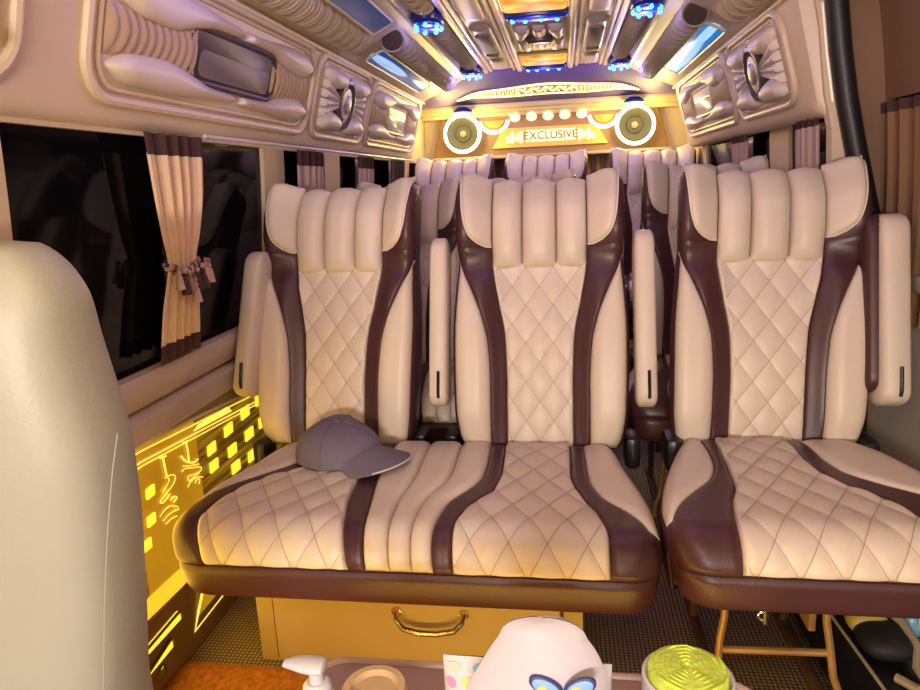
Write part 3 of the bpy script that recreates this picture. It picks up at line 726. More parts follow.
# ------------------------------------------------------------------ seats
TILT = math.radians(18)
VD = Vector((0, math.sin(TILT), math.cos(TILT))); DD = Vector((0, -math.cos(TILT), math.sin(TILT)))
half_w = interp([(0.0, 0.205), (0.03, 0.220), (0.10, 0.230), (0.30, 0.234), (0.44, 0.226), (0.50, 0.222), (0.56, 0.226), (0.66, 0.226), (0.69, 0.215), (0.705, 0.190)])
strip_in = interp([(0.0, 0.087), (0.16, 0.087), (0.28, 0.092), (0.37, 0.109), (0.43, 0.121), (0.48, 0.126), (0.53, 0.126)])
strip_out = interp([(0.0, 0.130), (0.16, 0.130), (0.26, 0.136), (0.33, 0.152), (0.40, 0.180), (0.46, 0.208), (0.50, 0.222)])
def v_top(u): return 0.700
def tip(u): return 0.014 * sstep(0.125, 0.215, abs(u)) - 0.003
def depth(u, v):
    a = abs(u)
    low = 0.030 * sstep(0.085, 0.165, a) * (1 - sstep(0.42, 0.50, v)) * sstep(-0.05, 0.10, v)
    wing = 0.052 * sstep(0.10, 0.215, a) * sstep(0.44, 0.56, v)
    lumbar = 0.018 * math.sin(PI * min(max(v / 0.45, 0), 1))
    back = -0.035 * sstep(0.60, 0.71, v)
    return low + wing + lumbar + back + 0.015 * sstep(0.42, 0.55, v)
def make_backrest(parent, x0, y0=1.735, z0=0.412, k=1.0, yaw=0.0, lean=0.0):
    O = Vector((x0, y0, z0))
    cy_, sy_ = math.cos(yaw), math.sin(yaw)
    def place(u, v, d):
        p = VD * ((v + tip(u) * sstep(0.56, 0.70, v)) * 1.055) + DD * d
        q = Vector((u * k + lean * v, p.y, p.z))
        return O + Vector((q.x * cy_ - q.y * sy_, q.x * sy_ + q.y * cy_, q.z))
    def base(u, v, h):
        e = half_w(v) - abs(u)
        dr = 0.030 * (1 - ease(max(e, 0) / 0.030))
        return place(u, v, depth(u, v) - dr + h)
    # shell
    nu, nv, nb = 36, 44, 8
    V, F = [], []; N = nu + 1 + nb + 1
    for j in range(nv + 1):
        t = j / nv
        for i in range(nu + 1):
            f_ = -1 + 2 * i / nu; f_ = math.sin(f_ * PI / 2) * 0.6 + f_ * 0.4
            vt = v_top(f_ * 0.225); v = t * vt
            u = f_ * half_w(v)
            e = 1 - ease(min(1, (vt - v) / 0.03)) ; eb = 1 - ease(min(1, v / 0.03))
            V.append(base(u, v, -0.004 - 0.03 * e - 0.02 * eb))
        for i in range(nb + 1):
            f_ = 1 - 2 * i / nb; vt = v_top(f_ * 0.225); v = t * vt
            e = 1 - ease(min(1, (vt - v) / 0.05))
            V.append(place(f_ * half_w(v) * 0.94, v, -0.095 + 0.045 * e + depth(f_ * 0.2, v) * 0.3 * sstep(0.4, 0.6, v) - 0.02 * (1 - abs(f_) ** 3)))
    for j in range(nv):
        for i in range(N): F.append((j * N + i, j * N + (i + 1) % N, (j + 1) * N + (i + 1) % N, (j + 1) * N + i))
    F.append(tuple(range(N))); F.append(tuple(nv * N + i for i in range(N)))
    sh = build('backrest', V, F, 'maroon_leather', parent)
    # quilted middle
    neg = lambda f: (lambda t: -f(t))
    ws, wt = 0.073, 0.098
    base_q = base
    g = g_pad(base, 0.0, 0.475, neg(strip_in), strip_in, 0.006, 0.012, 64, 110, mod=quilt_mod(ws, wt, 0.006, 0.0, 0.02))
    build('quilted_panel', *g, 'cream_leather', sh)
    build('stitching', *g_stitch(base, 0.006, 0.468, neg(strip_in), strip_in, ws, wt, 0.0092, 0.0008, 0.0, 0.02), 'thread', sh)
    # headrest: three middle rolls, two wings
    for (a, b_) in ((-0.127, -0.046), (-0.046, 0.046), (0.046, 0.127)):
        vt = min(v_top(a), v_top(b_))
        mid_, hw_ = (a + b_) / 2, (b_ - a) / 2
        roll_base = lambda u, v, h: base(u, v + (0.012 * (1 - ((u - mid_) / hw_) ** 2) - 0.004) * sstep(0.60, 0.697, v) - 0.006 * (1 - ((u - mid_) / hw_) ** 2) * sstep(0.52, 0.462, v), h)
        g = g_pad(roll_base, 0.462, 0.697, const(a + 0.0008), const(b_ - 0.0008), 0.034, 0.036, 16, 36, skirt=0.01, rt=0.045)
        build('headrest_roll', *g, 'cream_leather', sh)
    for s in (-1, 1):
        wo = interp([(0.515, 0.145), (0.522, 0.165), (0.545, 0.190), (0.59, 0.203), (0.66, 0.210), (0.705, 0.214)])
        lf, rf = (const(0.129), wo) if s > 0 else (neg(wo), const(-0.129))
        g = g_pad(base, 0.515, 0.706, lf, rf, 0.014, 0.028, 14, 30, skirt=0.012, rt=0.02)
        build('headrest_wing', *g, 'cream_leather', sh)
        P = [base(s * wo(v), v, 0.003) for v in [0.515 + 0.19 * i / 24 for i in range(25)]]
        P = [base(s * 0.130, 0.515, 0.004), base(s * 0.142, 0.515, 0.004)] + P
        build('piping', *g_tube(P, 0.0022, 6), 'thread_pale', sh)
        # maroon bands
        lf, rf = (strip_in, strip_out) if s > 0 else (neg(strip_out), neg(strip_in))
        build('maroon_band', *g_pad(base, 0.0, 0.512, lf, rf, 0.006, 0.012, 10, 50), 'maroon_leather', sh)
        bo = lambda v: half_w(v) - 0.010
        lf, rf = (lambda v: strip_out(v) + 0.001, lambda v: max(half_w(v) - 0.009, strip_out(v) + 0.002)) if s > 0 else (lambda v: -max(half_w(v) - 0.009, strip_out(v) + 0.002), lambda v: -strip_out(v) - 0.001)
        build('side_bolster', *g_pad(base, 0.004, 0.490, lf, rf, 0.014, 0.03, 12, 44), 'cream_leather', sh)
    return sh, place
def make_armrest(parent, place, u, w_, v0=0.150, v1=0.575, d0=-0.02, d1=0.075, lean=0.0, dark_side=0):
    """upright folded armrest beside a backrest"""
    nv, na = 24, 20
    def loop(inset, dd0, dd1, vv0, vv1):
        V, F = [], []
        for j in range(nv + 1):
            t = j / nv; v = vv0 + (vv1 - vv0) * (0.5 - 0.5 * math.cos(PI * t))
            e = ease(min((v - vv0) / 0.03, (vv1 - v) / 0.045, 1.0)); e = max(e, 0.05)
            c_ = u + lean * (v - vv0)
            for i in range(na):
                a = 2 * PI * i / na
                ca, sa = math.cos(a), math.sin(a)
                q = 0.45
                x = c_ + (w_ / 2 - inset) * math.copysign(abs(ca) ** q, ca) * (0.55 + 0.45 * e)
                d = (dd0 + dd1) / 2 + (dd1 - dd0) / 2 * math.copysign(abs(sa) ** q, sa) * e
                V.append(place(x, v, d))
        for j in range(nv):
            for i in range(na): F.append((j * na + i, j * na + (i + 1) % na, (j + 1) * na + (i + 1) % na, (j + 1) * na + i))
        F.append(tuple(range(na))); F.append(tuple(nv * na + i for i in range(na)))
        return V, F
    a = build('armrest', *loop(0.0, d0, d1, v0, v1), 'cream_leather', parent)
    if dark_side:
        uu = u; sv = w_
        g = loop(0.004, d0 - 0.004, d1 - 0.012, v0 + 0.03, v1 + 0.006)
        off = place(dark_side * 0.030, 0, -0.012) - place(0, 0, 0)
        build('side_cover', [p + off for p in g[0]], g[1], 'maroon_leather', a)
    cu = u + lean * 0.06
    build('strap_slot', *join(g_tube([place(cu + 0.004, v0 + 0.022 + 0.011 * i, d1 - 0.012 + 0.0155 * ease((i + 0.4) / 2.2)) for i in range(7)], 0.0045, 6)), 'black_plastic', a)
    return a

# cushions -----------------------------------------------------------
CYB, CYE, CR, CZ = 1.745, 1.25, 0.075, 0.442
CL = CYB - CYE - 0.015
def make_cushion(parent, xl, xr, bands, smax=0.668):
    """bands: list of (kind, left curve, right curve, s0, s1)"""
    def normal(s):
        L = CL
        a = min(max((s - L) / CR, 0), PI / 2)
        return Vector((0, -math.sin(a), math.cos(a))), a
    def flat(x, s):
        yb = 1.73
        if s < CL: return Vector((x, yb - s, CZ))
        a = (s - CL) / CR
        ye = yb - CL
        if a < PI / 2: return Vector((x, ye - CR * math.sin(a), CZ - CR + CR * math.cos(a)))
        return Vector((x, ye - CR, CZ - CR - (s - CL - CR * PI / 2)))
    def base(x, s, h):
        n, a = normal(s)
        rad = 0.045 + 0.025 * (a / (PI / 2))
        e = max(min(x - xl(s), xr(s) - x), 0)
        dr = rad * (1 - ease(e / rad))
        s_b = max(0.0, 1 - s / 0.16); dip = 0.024 * s_b * s_b
        tuck = 0.012 * (1 - ease(min(1, (smax - s) / 0.05)))
        return flat(x, s) + n * (h - dr) + Vector((0, tuck, -dip))
    nx, ns = 90, 60
    V, F = [], []; N = nx + 1
    for j in range(ns + 1):
        s = -0.01 + (smax + 0.01) * j / ns
        for i in range(N):
            f_ = -1 + 2 * i / nx; f_ = 0.55 * math.sin(f_ * PI / 2) + 0.45 * f_
            f_ = (f_ + 1) / 2
            V.append(base(xl(s) + (xr(s) - xl(s)) * f_, s, -0.003))
    for j in range(ns):
        for i in range(nx): F.append((j * N + i, j * N + i + 1, (j + 1) * N + i + 1, (j + 1) * N + i))
    # sides, back and underside
    zb = 0.305
    kb = len(V)
    for j in range(ns + 1):
        a, b_ = V[j * N], V[j * N + nx]
        V.append(Vector((a.x + 0.01, a.y, min(zb, a.z)))); V.append(Vector((b_.x - 0.01, b_.y, min(zb, b_.z))))
    for j in range(ns):
        F.append((j * N, (j + 1) * N, kb + 2 * j + 2, kb + 2 * j)); F.append(((j + 1) * N + nx, j * N + nx, kb + 2 * j + 1, kb + 2 * j + 3))
        F.append((kb + 2 * j, kb + 2 * j + 2, kb + 2 * j + 3, kb + 2 * j + 1))
    F.append(tuple([i for i in range(N)] + [kb + 1, kb]))
    F.append(tuple([ns * N + i for i in range(N)] + [kb + 2 * ns + 1, kb + 2 * ns]))
    c = build('cushion', V, F, 'maroon_leather', parent)
    for (kind, lf, rf, s0, s1, *ex) in bands:
        if kind == 'quilt':
            xm = (lf(0.45) + rf(0.45)) / 2
            build('quilted_panel', *g_pad(base, s0, s1, lf, rf, 0.010, 0.012, 64, 120, mod=quilt_mod(0.075, 0.120, 0.006, xm, 0.59)), 'cream_leather', c)
            build('stitching', *g_stitch(base, s0 + 0.004, s1 - 0.004, lf, rf, 0.075, 0.120, 0.0132, 0.0008, xm, 0.59), 'thread', c)
        elif kind == 'pleat':
            for q in range(3):
                a, b_ = (0, 0.36, 0.69)[q], (0.36, 0.69, 1.0)[q]
                build('pleat', *g_pad(base, s0, s1, lambda s, a=a: lf(s) + (rf(s) - lf(s)) * a + 0.0006, lambda s, b_=b_: lf(s) + (rf(s) - lf(s)) * b_ - 0.0006, 0.016, 0.022, 10, 60), 'cream_leather', c)
        elif kind == 'band':
            build('maroon_band', *g_pad(base, s0, s1, lf, rf, 0.007, 0.012, 10, 70), 'maroon_leather', c)
        elif kind == 'bolster':
            build('side_bolster', *g_pad(base, s0, s1, lf, rf, 0.012, 0.03, 12, 50), 'cream_leather', c)
    build('front_band', *g_pad(base, 0.593, smax - 0.004, lambda s: xl(s) + 0.004, lambda s: xr(s) - 0.004, 0.006, 0.012, 60, 8), 'maroon_leather', c)
    return c

bench = thing('bench_seat', 'cream and maroon double bench seat with grey cap on it and drawer below', 'bench seat', (-0.34, 1.45, 0))
bxl = interp([(0, -0.76), (0.2, -0.79), (0.34, -0.828), (0.44, -0.838), (0.51, -0.834), (0.56, -0.825), (0.60, -0.816), (0.645, -0.806), (0.668, -0.798)])
bxr = interp([(0, 0.13), (0.15, 0.142), (0.28, 0.167), (0.395, 0.183), (0.49, 0.185), (0.56, 0.182), (0.62, 0.178), (0.668, 0.170)])
A_out = interp([(0, -0.635), (0.1, -0.64), (0.19, -0.665), (0.27, -0.725), (0.33, -0.775), (0.40, -0.815), (0.46, -0.830), (0.51, -0.826), (0.56, -0.812), (0.6, -0.798)])
A_in = interp([(0, -0.590), (0.15, -0.597), (0.23, -0.63), (0.30, -0.705), (0.39, -0.752), (0.48, -0.765), (0.55, -0.745), (0.6, -0.72)])
B_l = interp([(0, -0.50), (0.27, -0.482), (0.36, -0.475), (0.465, -0.455), (0.6, -0.425)]); B_r = interp([(0, -0.45), (0.26, -0.437), (0.39, -0.42), (0.495, -0.405), (0.6, -0.39)])
C_l = interp([(0, -0.195), (0.185, -0.187), (0.25, -0.190), (0.31, -0.207), (0.405, -0.252), (0.515, -0.262), (0.6, -0.255)]); C_r = interp([(0, -0.156), (0.235, -0.147), (0.335, -0.158), (0.425, -0.207), (0.495, -0.222), (0.6, -0.216)])
D_l = interp([(0, 0.01), (0.25, 0.011), (0.365, 0.035), (0.45, 0.068), (0.515, 0.08), (0.6, 0.08)]); D_r = interp([(0, 0.045), (0.25, 0.051), (0.345, 0.074), (0.43, 0.132), (0.50, 0.165), (0.56, 0.178), (0.6, 0.173)])
make_cushion(bench, bxl, bxr, [
    ('bolster', lambda s: bxl(s) + 0.006, A_out, 0.0, 0.455), ('band', lambda s: max(A_out(s), bxl(s) + 0.004), A_in, 0.0, 0.591),
    ('quilt', A_in, B_l, 0.0, 0.588), ('band', B_l, B_r, 0.0, 0.590), ('pleat', B_r, C_l, 0.0, 0.588), ('band', C_l, C_r, 0.0, 0.590),
    ('quilt', C_r, D_l, 0.0, 0.588), ('band', D_l, lambda s: min(D_r(s), bxr(s) - 0.004), 0.0, 0.591), ('bolster', D_r, lambda s: bxr(s) - 0.006, 0.0, 0.475)])
bk1, pl1 = make_backrest(bench, -0.634, k=0.99, yaw=math.radians(-3))
bk2, pl2 = make_backrest(bench, -0.066)
make_armrest(bench, pl1, -0.250, 0.055, v0=0.125, v1=0.515, d0=-0.01, d1=0.10, lean=0.06)
make_armrest(bench, pl2, -0.268, 0.050, v0=0.105, v1=0.540)
make_armrest(bench, pl2, 0.272, 0.054, v0=0.105, v1=0.545)
for (x, y) in ((-0.838, 1.71), (-0.40, 1.78), (-0.31, 1.78), (0.175, 1.77)):
    build('hinge_cover', *g_box((x - 0.020, y - 0.03, 0.350), (x + 0.020, y + 0.06, 0.440), 0.015), 'black_plastic', bench)
# storage box, drawer front with bowed handle
YX = 1.37
build('storage_box', *g_box((-0.735, YX, 0.0), (0.035, 1.70, 0.315), 0.004), 'box_cream', bench)
build('drawer_gap_shade', *g_box((-0.692, YX - 0.002, 0.012), (-0.008, YX + 0.004, 0.306)), 'rust', bench)  # dark sheet painted in for the shade of the gap round the drawer
dr = build('drawer_front', *g_box((-0.685, YX - 0.016, 0.018), (-0.015, YX + 0.002, 0.300), 0.005), 'box_cream', bench)
hp = [(-0.385, YX - 0.014, 0.165), (-0.383, YX - 0.035, 0.155), (-0.365, YX - 0.045, 0.140), (-0.33, YX - 0.046, 0.132), (-0.29, YX - 0.046, 0.132), (-0.25, YX - 0.045, 0.140), (-0.232, YX - 0.035, 0.155), (-0.230, YX - 0.014, 0.165)]
build('handle', *join(g_tube(hp, 0.0065, 8), g_lathe([(0.001, 0), (0.014, 0), (0.012, 0.006), (0.001, 0.007)], 12, Matrix.Translation(hp[0]) @ Matrix.Rotation(PI / 2, 4, 'X')), g_lathe([(0.001, 0), (0.014, 0), (0.012, 0.006), (0.001, 0.007)], 12, Matrix.Translation(hp[-1]) @ Matrix.Rotation(PI / 2, 4, 'X'))), 'chrome', dr)
build('hinge_plate', *g_box((-0.60, YX - 0.018, 0.004), (-0.54, YX - 0.010, 0.022), 0.002), 'rust', dr)
for i, (px_, pz_, w_) in enumerate(((-0.335, 0.196, 0.014), (-0.255, 0.200, 0.008), (-0.318, 0.205, 0.008))):
    build('rust_spot', *g_prism([(px_ + w_ * (1 + 0.3 * math.sin(3 * a)) * math.cos(a), pz_ + 0.4 * w_ * (1 + 0.3 * math.cos(2 * a)) * math.sin(a)) for a in [2 * PI * q / 12 for q in range(12)]], lambda a, b_, d: (a, YX - 0.0142 - d, b_), 0, 0.0008), 'rust', dr)

single = thing('single_seat', 'cream and maroon single seat on bent metal legs next to the sliding door', 'seat', (0.50, 1.45, 0))
sxl = interp([(0, 0.285), (0.045, 0.275), (0.195, 0.230), (0.315, 0.200), (0.41, 0.187), (0.51, 0.190), (0.58, 0.197), (0.64, 0.206), (0.668, 0.214)])
sxr = lambda s: 0.988 - sxl(s)
S1 = interp([(0, 0.337), (0.12, 0.335), (0.20, 0.332), (0.28, 0.312), (0.38, 0.245), (0.45, 0.207), (0.51, 0.194), (0.58, 0.206), (0.6, 0.212)])
S2 = interp([(0, 0.374), (0.1, 0.364), (0.235, 0.358), (0.32, 0.352), (0.405, 0.328), (0.515, 0.315), (0.6, 0.315)])
S3 = interp([(0, 0.540), (0.12, 0.532), (0.22, 0.534), (0.305, 0.560), (0.36, 0.602), (0.43, 0.640), (0.52, 0.660), (0.6, 0.660)])
S4 = interp([(0, 0.578), (0.15, 0.575), (0.24, 0.592), (0.305, 0.645), (0.36, 0.710), (0.43, 0.765), (0.51, 0.794), (0.58, 0.780), (0.6, 0.774)])
make_cushion(single, sxl, sxr, [
    ('bolster', lambda s: sxl(s) + 0.006, S1, 0.0, 0.455), ('band', lambda s: max(S1(s), sxl(s) + 0.004), S2, 0.0, 0.591),
    ('quilt', S2, S3, 0.0, 0.588), ('band', S3, lambda s: min(S4(s), sxr(s) - 0.004), 0.0, 0.591), ('bolster', S4, lambda s: sxr(s) - 0.006, 0.0, 0.44)])
for ch in single.children:
    if ch.name.split('.')[0] == 'cushion': ch.location.z = 0.020
bk3, pl3 = make_backrest(single, 0.498, k=1.03, lean=0.055)
make_armrest(single, pl3, 0.265, 0.068, v0=0.110, v1=0.560, d0=-0.02, d1=0.10, lean=-0.01, dark_side=-1)
for x in (0.275, 0.735):
    build('hinge_cover', *g_box((x - 0.024, 1.69, 0.365), (x + 0.024, 1.80, 0.455), 0.018), 'black_plastic', single)
# legs
YL = 1.34
for s, x in ((-1, 0.318), (1, 0.535)):
    build('leg', *g_tube([(x - s * 0.012, YL + 0.01, 0.31), (x - s * 0.008, YL, 0.20), (x, YL - 0.005, 0.15), (x + s * 0.006, YL - 0.02, 0.085), (x + s * 0.022, YL - 0.02, 0.04), (x + s * 0.024, YL - 0.02, 0.0)], 0.008, 8), 'frame_metal', single)
    build('rear_leg', *g_tube([(x, 1.62, 0.31), (x, 1.62, 0.0)], 0.010, 8), 'rust', single)
    build('floor_rail', *g_box((x - 0.012, 1.31, 0.0), (x + 0.012, 1.70, 0.012), 0.003), 'rust', single)
build('crossbar', *g_tube([(0.318, YL - 0.005, 0.125), (0.535, YL - 0.005, 0.130)], 0.008, 8), 'frame_metal', single)
build('rear_panel', *g_box((0.33, 1.58, 0.12), (0.52, 1.60, 0.31), 0.003), 'rust', single)
build('side_plate', *g_box((0.500, 1.36, 0.16), (0.515, 1.58, 0.31), 0.003), 'frame_metal', single)
build('seat_pan', *g_box((0.30, 1.30, 0.290), (0.70, 1.70, 0.31), 0.004), 'rust', single)
build('release_hook', *join(g_tube([(0.395, 1.30, 0.31), (0.395, 1.30, 0.215)], 0.005, 6), g_tube([(0.390 + 0.009 * math.cos(a * PI / 8), 1.30, 0.232 + 0.009 * math.sin(a * PI / 8)) for a in range(16)], 0.003, 6, closed=True)), 'chrome', single)

# rows behind: copies
b2 = copy_tree(bench); b2.location = Vector((-0.34 - 0.055, 1.45 + 0.85, 0))
b2['label'] = 'cream and maroon double bench seat directly behind the one holding the cap'
nbk = 0
for ch in b2.children:
    st = ch.name.split('.')[0]
    if st == 'backrest':
        ch.location = Vector((0.062, 0, 0.0)) if nbk == 0 else Vector((-0.05, 0, 0.012)); nbk += 1
s2 = copy_tree(single); s2.location = Vector((0.50 - 0.005, 1.45 + 0.85, 0))
s2['label'] = 'cream and maroon single seat directly behind the seat by the sliding door'
for ch in s2.children:
    if ch.name.split('.')[0] in ('backrest', 'armrest'): ch.location.z = 0.028
for (x, lb) in ((-0.655, 'lavender lit rear seat under the gold panel, beside the dark maroon window curtain'), (-0.130, 'lavender lit rear seat under the glowing sign, between two other rear seats'), (0.452, 'lavender lit rear seat under the gold panel, standing behind the single seats')):
    r_ = copy_tree(single); r_.location = Vector((0.50 + x - 0.498, 1.45 + 2.12, 0.13)); r_['label'] = lb; r_['group'] = 'rear row seats'
    for ch in r_.children:
        if ch.name.split('.')[0] == 'cushion': ch.scale.x = 0.80
        if ch.name.split('.')[0] == 'armrest': ch.location.x = -0.03; ch.location.z = -0.06

# baseball cap -------------------------------------------------------
capt = thing('baseball_cap', 'grey fabric baseball cap lying on the bench cushion', 'cap', (-0.57, 1.58, 0.455))
CC = Vector((-0.562, 1.560, 0.460))
def cap_pt(a, t):
    """a: angle, t: 0 rim .. 1 top"""
    r_ = math.cos(t * PI / 2) ** 0.75
    z = 0.080 * math.sin(t * PI / 2) ** 0.9
    x = 0.108 * r_ * math.cos(a); y = 0.100 * r_ * math.sin(a)
    x -= 0.010 * t
    z *= 1 + 0.10 * math.cos(a * 3 + 1) * (1 - t) * t * 2
    z -= 0.030 * max(0, x / 0.1) * t
    return CC + Vector((x, y + 0.25 * z, z + 0.10 * max(0, y)))
g = g_grid(40, 14, lambda i, j: cap_pt(2 * PI * i, j * 0.995))
build('crown', *g, 'cap_grey', capt)
for q in range(6):
    a = q * PI / 3 + 0.35
    build('seam', *g_tube([cap_pt(a, t / 12) + Vector((0, 0, 0.0005)) for t in range(12)], 0.0014, 5), 'cap_grey', capt)
build('button', *g_lathe([(0.009, 0), (0.008, 0.004), (0.001, 0.006)], 12, Matrix.Translation(cap_pt(0, 0.99))), 'cap_grey', capt)
def brim_pt(f_, r_):
    a = -1.25 + 1.6 * f_
    c_ = math.sin(PI * f_)
    ex = 0.100 * c_ ** 0.6 * r_
    p = CC + Vector(((0.104 + ex) * math.cos(a), (0.097 + ex) * math.sin(a), 0))
    p.z += 0.012 + 0.022 * c_ - 0.024 * r_ * (1 - c_ * 0.3) + 0.10 * max(0, 0.1 * math.sin(a))
    return p
build('brim', *g_grid(24, 8, lambda i, j: brim_pt(i, j), (0, 0, -0.004)), 'cap_grey', capt)
build('brim_edge', *g_tube([brim_pt(0.25 + 0.7 * i / 24, 1.0) + Vector((0, 0, -0.001)) for i in range(25)], 0.0022, 6), 'cap_edge', capt)
build('strap', *g_box(tuple(CC + Vector((-0.105, -0.03, 0.0))), tuple(CC + Vector((-0.092, 0.03, 0.014))), 0.003), 'black_plastic', capt)

# ------------------------------------------------------------------ side glow panel (left)
XP = -0.940
glow = thing('amber_glow_panel', 'backlit amber acrylic wall panel with etched swans and yellow diamonds', 'light panel', (XP, 1.3, 0.17))
def ztop(y): return min(0.573, 0.573 - 0.085 * (y - 1.325))
def glow_sheet(y0, y1, m, name, zb0=0.19, zb1=None):
    return build(name, *g_grid(6, 1, lambda i, j: (XP - 0.004, y0 + (y1 - y0) * i, 0.17 - 0.05 * (y0 + (y1 - y0) * i - 1.3) + (ztop(y0 + (y1 - y0) * i) - 0.17 + 0.05 * (y0 + (y1 - y0) * i - 1.3)) * j), (-0.004, 0, 0)), m, glow)
glow_sheet(0.10, 1.285, 'amber_acrylic', 'streaked_sheet'); glow_sheet(1.285, 1.56, 'amber_plain', 'plain_sheet'); glow_sheet(1.56, 2.30, 'amber_acrylic', 'streaked_sheet')
for dz, r_ in ((0.0, 0.0045), (-0.016, 0.0016), (-0.040, 0.0016), (-0.050, 0.0014)):
    build('light_line', *g_tube([(XP, y, ztop(y) + dz) for y in (0.1, 1.25, 1.325, 1.40, 2.30)], r_, 6), 'etched_line' if dz else 'rail', glow)
build('lower_light_strip', *g_grid(1, 1, lambda i, j: (XP + 0.001, 0.6 + 1.7 * i, 0.175 - 0.05 * (0.6 + 1.7 * i - 1.3) + 0.045 * j), (-0.004, 0, 0)), 'amber_strip', glow)
build('bright_corner', *g_prism([(on(*q, 'x', XP).y, on(*q, 'x', XP).z) for q in ((195, 431), (199, 425), (228, 407), (232, 411))], lambda a, b_, d: (XP - 0.004 + d, a, b_), 0, 0.004), 'etched_line', glow)
for (px, py) in ((245.6, 412.5), (229, 429.7), (249.8, 433.8), (263.4, 421), (212.3, 448.6), (233, 450), (252.9, 455), (214.7, 465.6), (236.6, 466.8), (260, 399), (152, 520), (148, 545), (151, 492)):
    P = [on(px + a, py + b_, 'x', XP) for a, b_ in ((-4, -2), (3.2, -8), (4, 2), (-3.2, 8))]
    build('diamond', *g_prism([(p.y, p.z) for p in P], lambda a, b_, d: (XP - 0.004 + d, a, b_), 0, 0.006, 0.002), 'amber_bright', glow)
def smooth_line(P, n=2):
    for _ in range(n):
        Q = [P[0]]
        for a, b_ in zip(P, P[1:]): Q += [(a[0] * 0.75 + b_[0] * 0.25, a[1] * 0.75 + b_[1] * 0.25), (a[0] * 0.25 + b_[0] * 0.75, a[1] * 0.25 + b_[1] * 0.75)]
        P = Q + [P[-1]]
    return P
def etched(paths, r_=0.0013):
    for P in paths: build('etched_line', *g_tube([on(x, y, 'x', XP) for x, y in smooth_line(P)], r_, 5), 'etched_line', glow)
etched([[(183, 443), (188, 441)], [(186, 442), (188, 452), (189, 461)], [(181, 456), (186, 462), (194, 463), (198, 459)]], 0.0022)
etched([[(182, 472), (185, 468), (193, 468), (201, 466), (202, 470), (196, 474), (187, 476), (189, 482), (193, 478), (199, 473)],
        [(188, 487), (191, 481), (196, 477), (203, 477)], [(195, 483), (197, 479), (200, 479), (199, 484)], [(183, 466), (190, 466), (199, 464)]])
etched([[(160, 458), (166, 456)], [(163, 457), (165, 468), (167, 477)]], 0.0022)
etched([[(165, 478), (172, 474), (176, 476), (174, 484), (166, 494), (159, 503), (164, 503), (170, 494)], [(168, 478), (170, 480), (163, 492)],
        [(171, 500), (174, 496), (178, 497), (174, 502)], [(160, 517), (165, 509), (172, 505), (178, 507)], [(163, 521), (170, 513), (179, 509)], [(166, 524), (172, 518), (177, 516)]])
structure('trim_10', g_grid(1, 1, lambda i, j: (-0.938 + 0.02 * (1 - j), YF_ + (4.3 - YF_) * i, 0.17 * j), (-0.02, 0, 0)), 'kick_panel')
XK = -0.925
for P, nm in (((( 143, 662), (146, 651), (180, 611), (182, 619)), 'long'), (((143, 685), (147, 676), (172, 638), (174, 647)), 'mid'), (((143, 700), (150, 688), (163, 663), (166, 672)), 'low')):
    pts = [on(x, y, 'x', XK) for x, y in P]
    t = thing('kick_lamp', {'long': 'slanted amber bar lamp on the brown kick panel, longest of three', 'mid': 'slanted amber bar lamp on the brown kick panel, between the two others', 'low': 'slanted amber bar lamp on the brown kick panel, closest to the carpet'}[nm], 'lamp', tuple(pts[0]))
    build('lens', *g_prism([(p.y, p.z) for p in pts], lambda a, b_, d: (XK - 0.015 + d, a, b_), 0, 0.016, 0.004), 'amber_bright', t)
    build('bezel', *g_tube(pts, 0.004, 6, closed=True), 'amber_dark', t)
pts = [on(x, y, 'x', XK) for x, y in ((194, 632), (204, 585), (226, 591))]
t = thing('triangular_lamp', 'triangular amber lamp on the kick panel beside the bench corner', 'lamp', tuple(pts[0]))
build('lens', *g_prism([(p.y, p.z) for p in pts], lambda a, b_, d: (XK - 0.015 + d, a, b_), 0, 0.014, 0.01), 'amber_plain', t)
build('bezel', *g_tube(pts, 0.0035, 6, closed=True), 'etched_line', t)
area('panel_light', (-0.915, 1.05, 0.36), (-0.2, 1.1, 0.40), 1.0, 0.30, 4.5, (1.0, 0.60, 0.07))

# ------------------------------------------------------------------ curtains
def curtain(name, label, x, sg, y0, y1, z0, z1, folds, m, band, prof=None, amp=0.012, group=None, ny=None):
    """hung against a side wall; prof(z fraction from top) -> (left, right) fractions of y0..y1"""
    t = thing(name, label, 'curtain', (x(z0), (y0 + y1) / 2, z0), group)
    prof = prof or (lambda q: (0.0, 1.0))
    def sheet(za, zb, off):
        def f(i, j):
            z = za + (zb - za) * j; q = (z1 - z) / (z1 - z0)
            l, r_ = prof(q); y = y0 + (y1 - y0) * (l + (r_ - l) * i)
            w_ = (r_ - l)
            return (x(z) - sg * (0.012 + off + amp * (0.5 + 0.5 * w_) * (math.sin(2 * PI * folds * i) + 0.35 * math.sin(4.6 * PI * folds * i + 1))), y, z)
        return g_grid(ny or int(folds * 12), 24, f)
    bt, bb = band
    build('cloth', *sheet(z0 + bb, z1 - bt, 0), m, t)
    if bt: build('top_band', *sheet(z1 - bt - 0.004, z1, 0.001), 'curtain_band', t)
    if bb: build('hem_band', *sheet(z0, z0 + bb + 0.004, 0.001), 'curtain_band', t)
    return t
xl_ = lambda z: wx(-1, z) + 0.022
pr = interp([(0, 0.02), (0.25, 0.10), (0.45, 0.20), (0.56, 0.27), (0.62, 0.25), (0.75, 0.17), (1.0, 0.10)])
prr = interp([(0, 1.0), (0.25, 0.96), (0.45, 0.86), (0.56, 0.77), (0.62, 0.80), (0.75, 0.83), (1.0, 0.84)])
ct = curtain('tied_curtain', 'cream window curtain with maroon bands tied by a tasselled cord', xl_, -1, 1.335, 1.585, 0.748, 1.238, 5, 'curtain_cloth', (0.040, 0.036), lambda q: (pr(q), prr(q)), amp=0.010, ny=90)
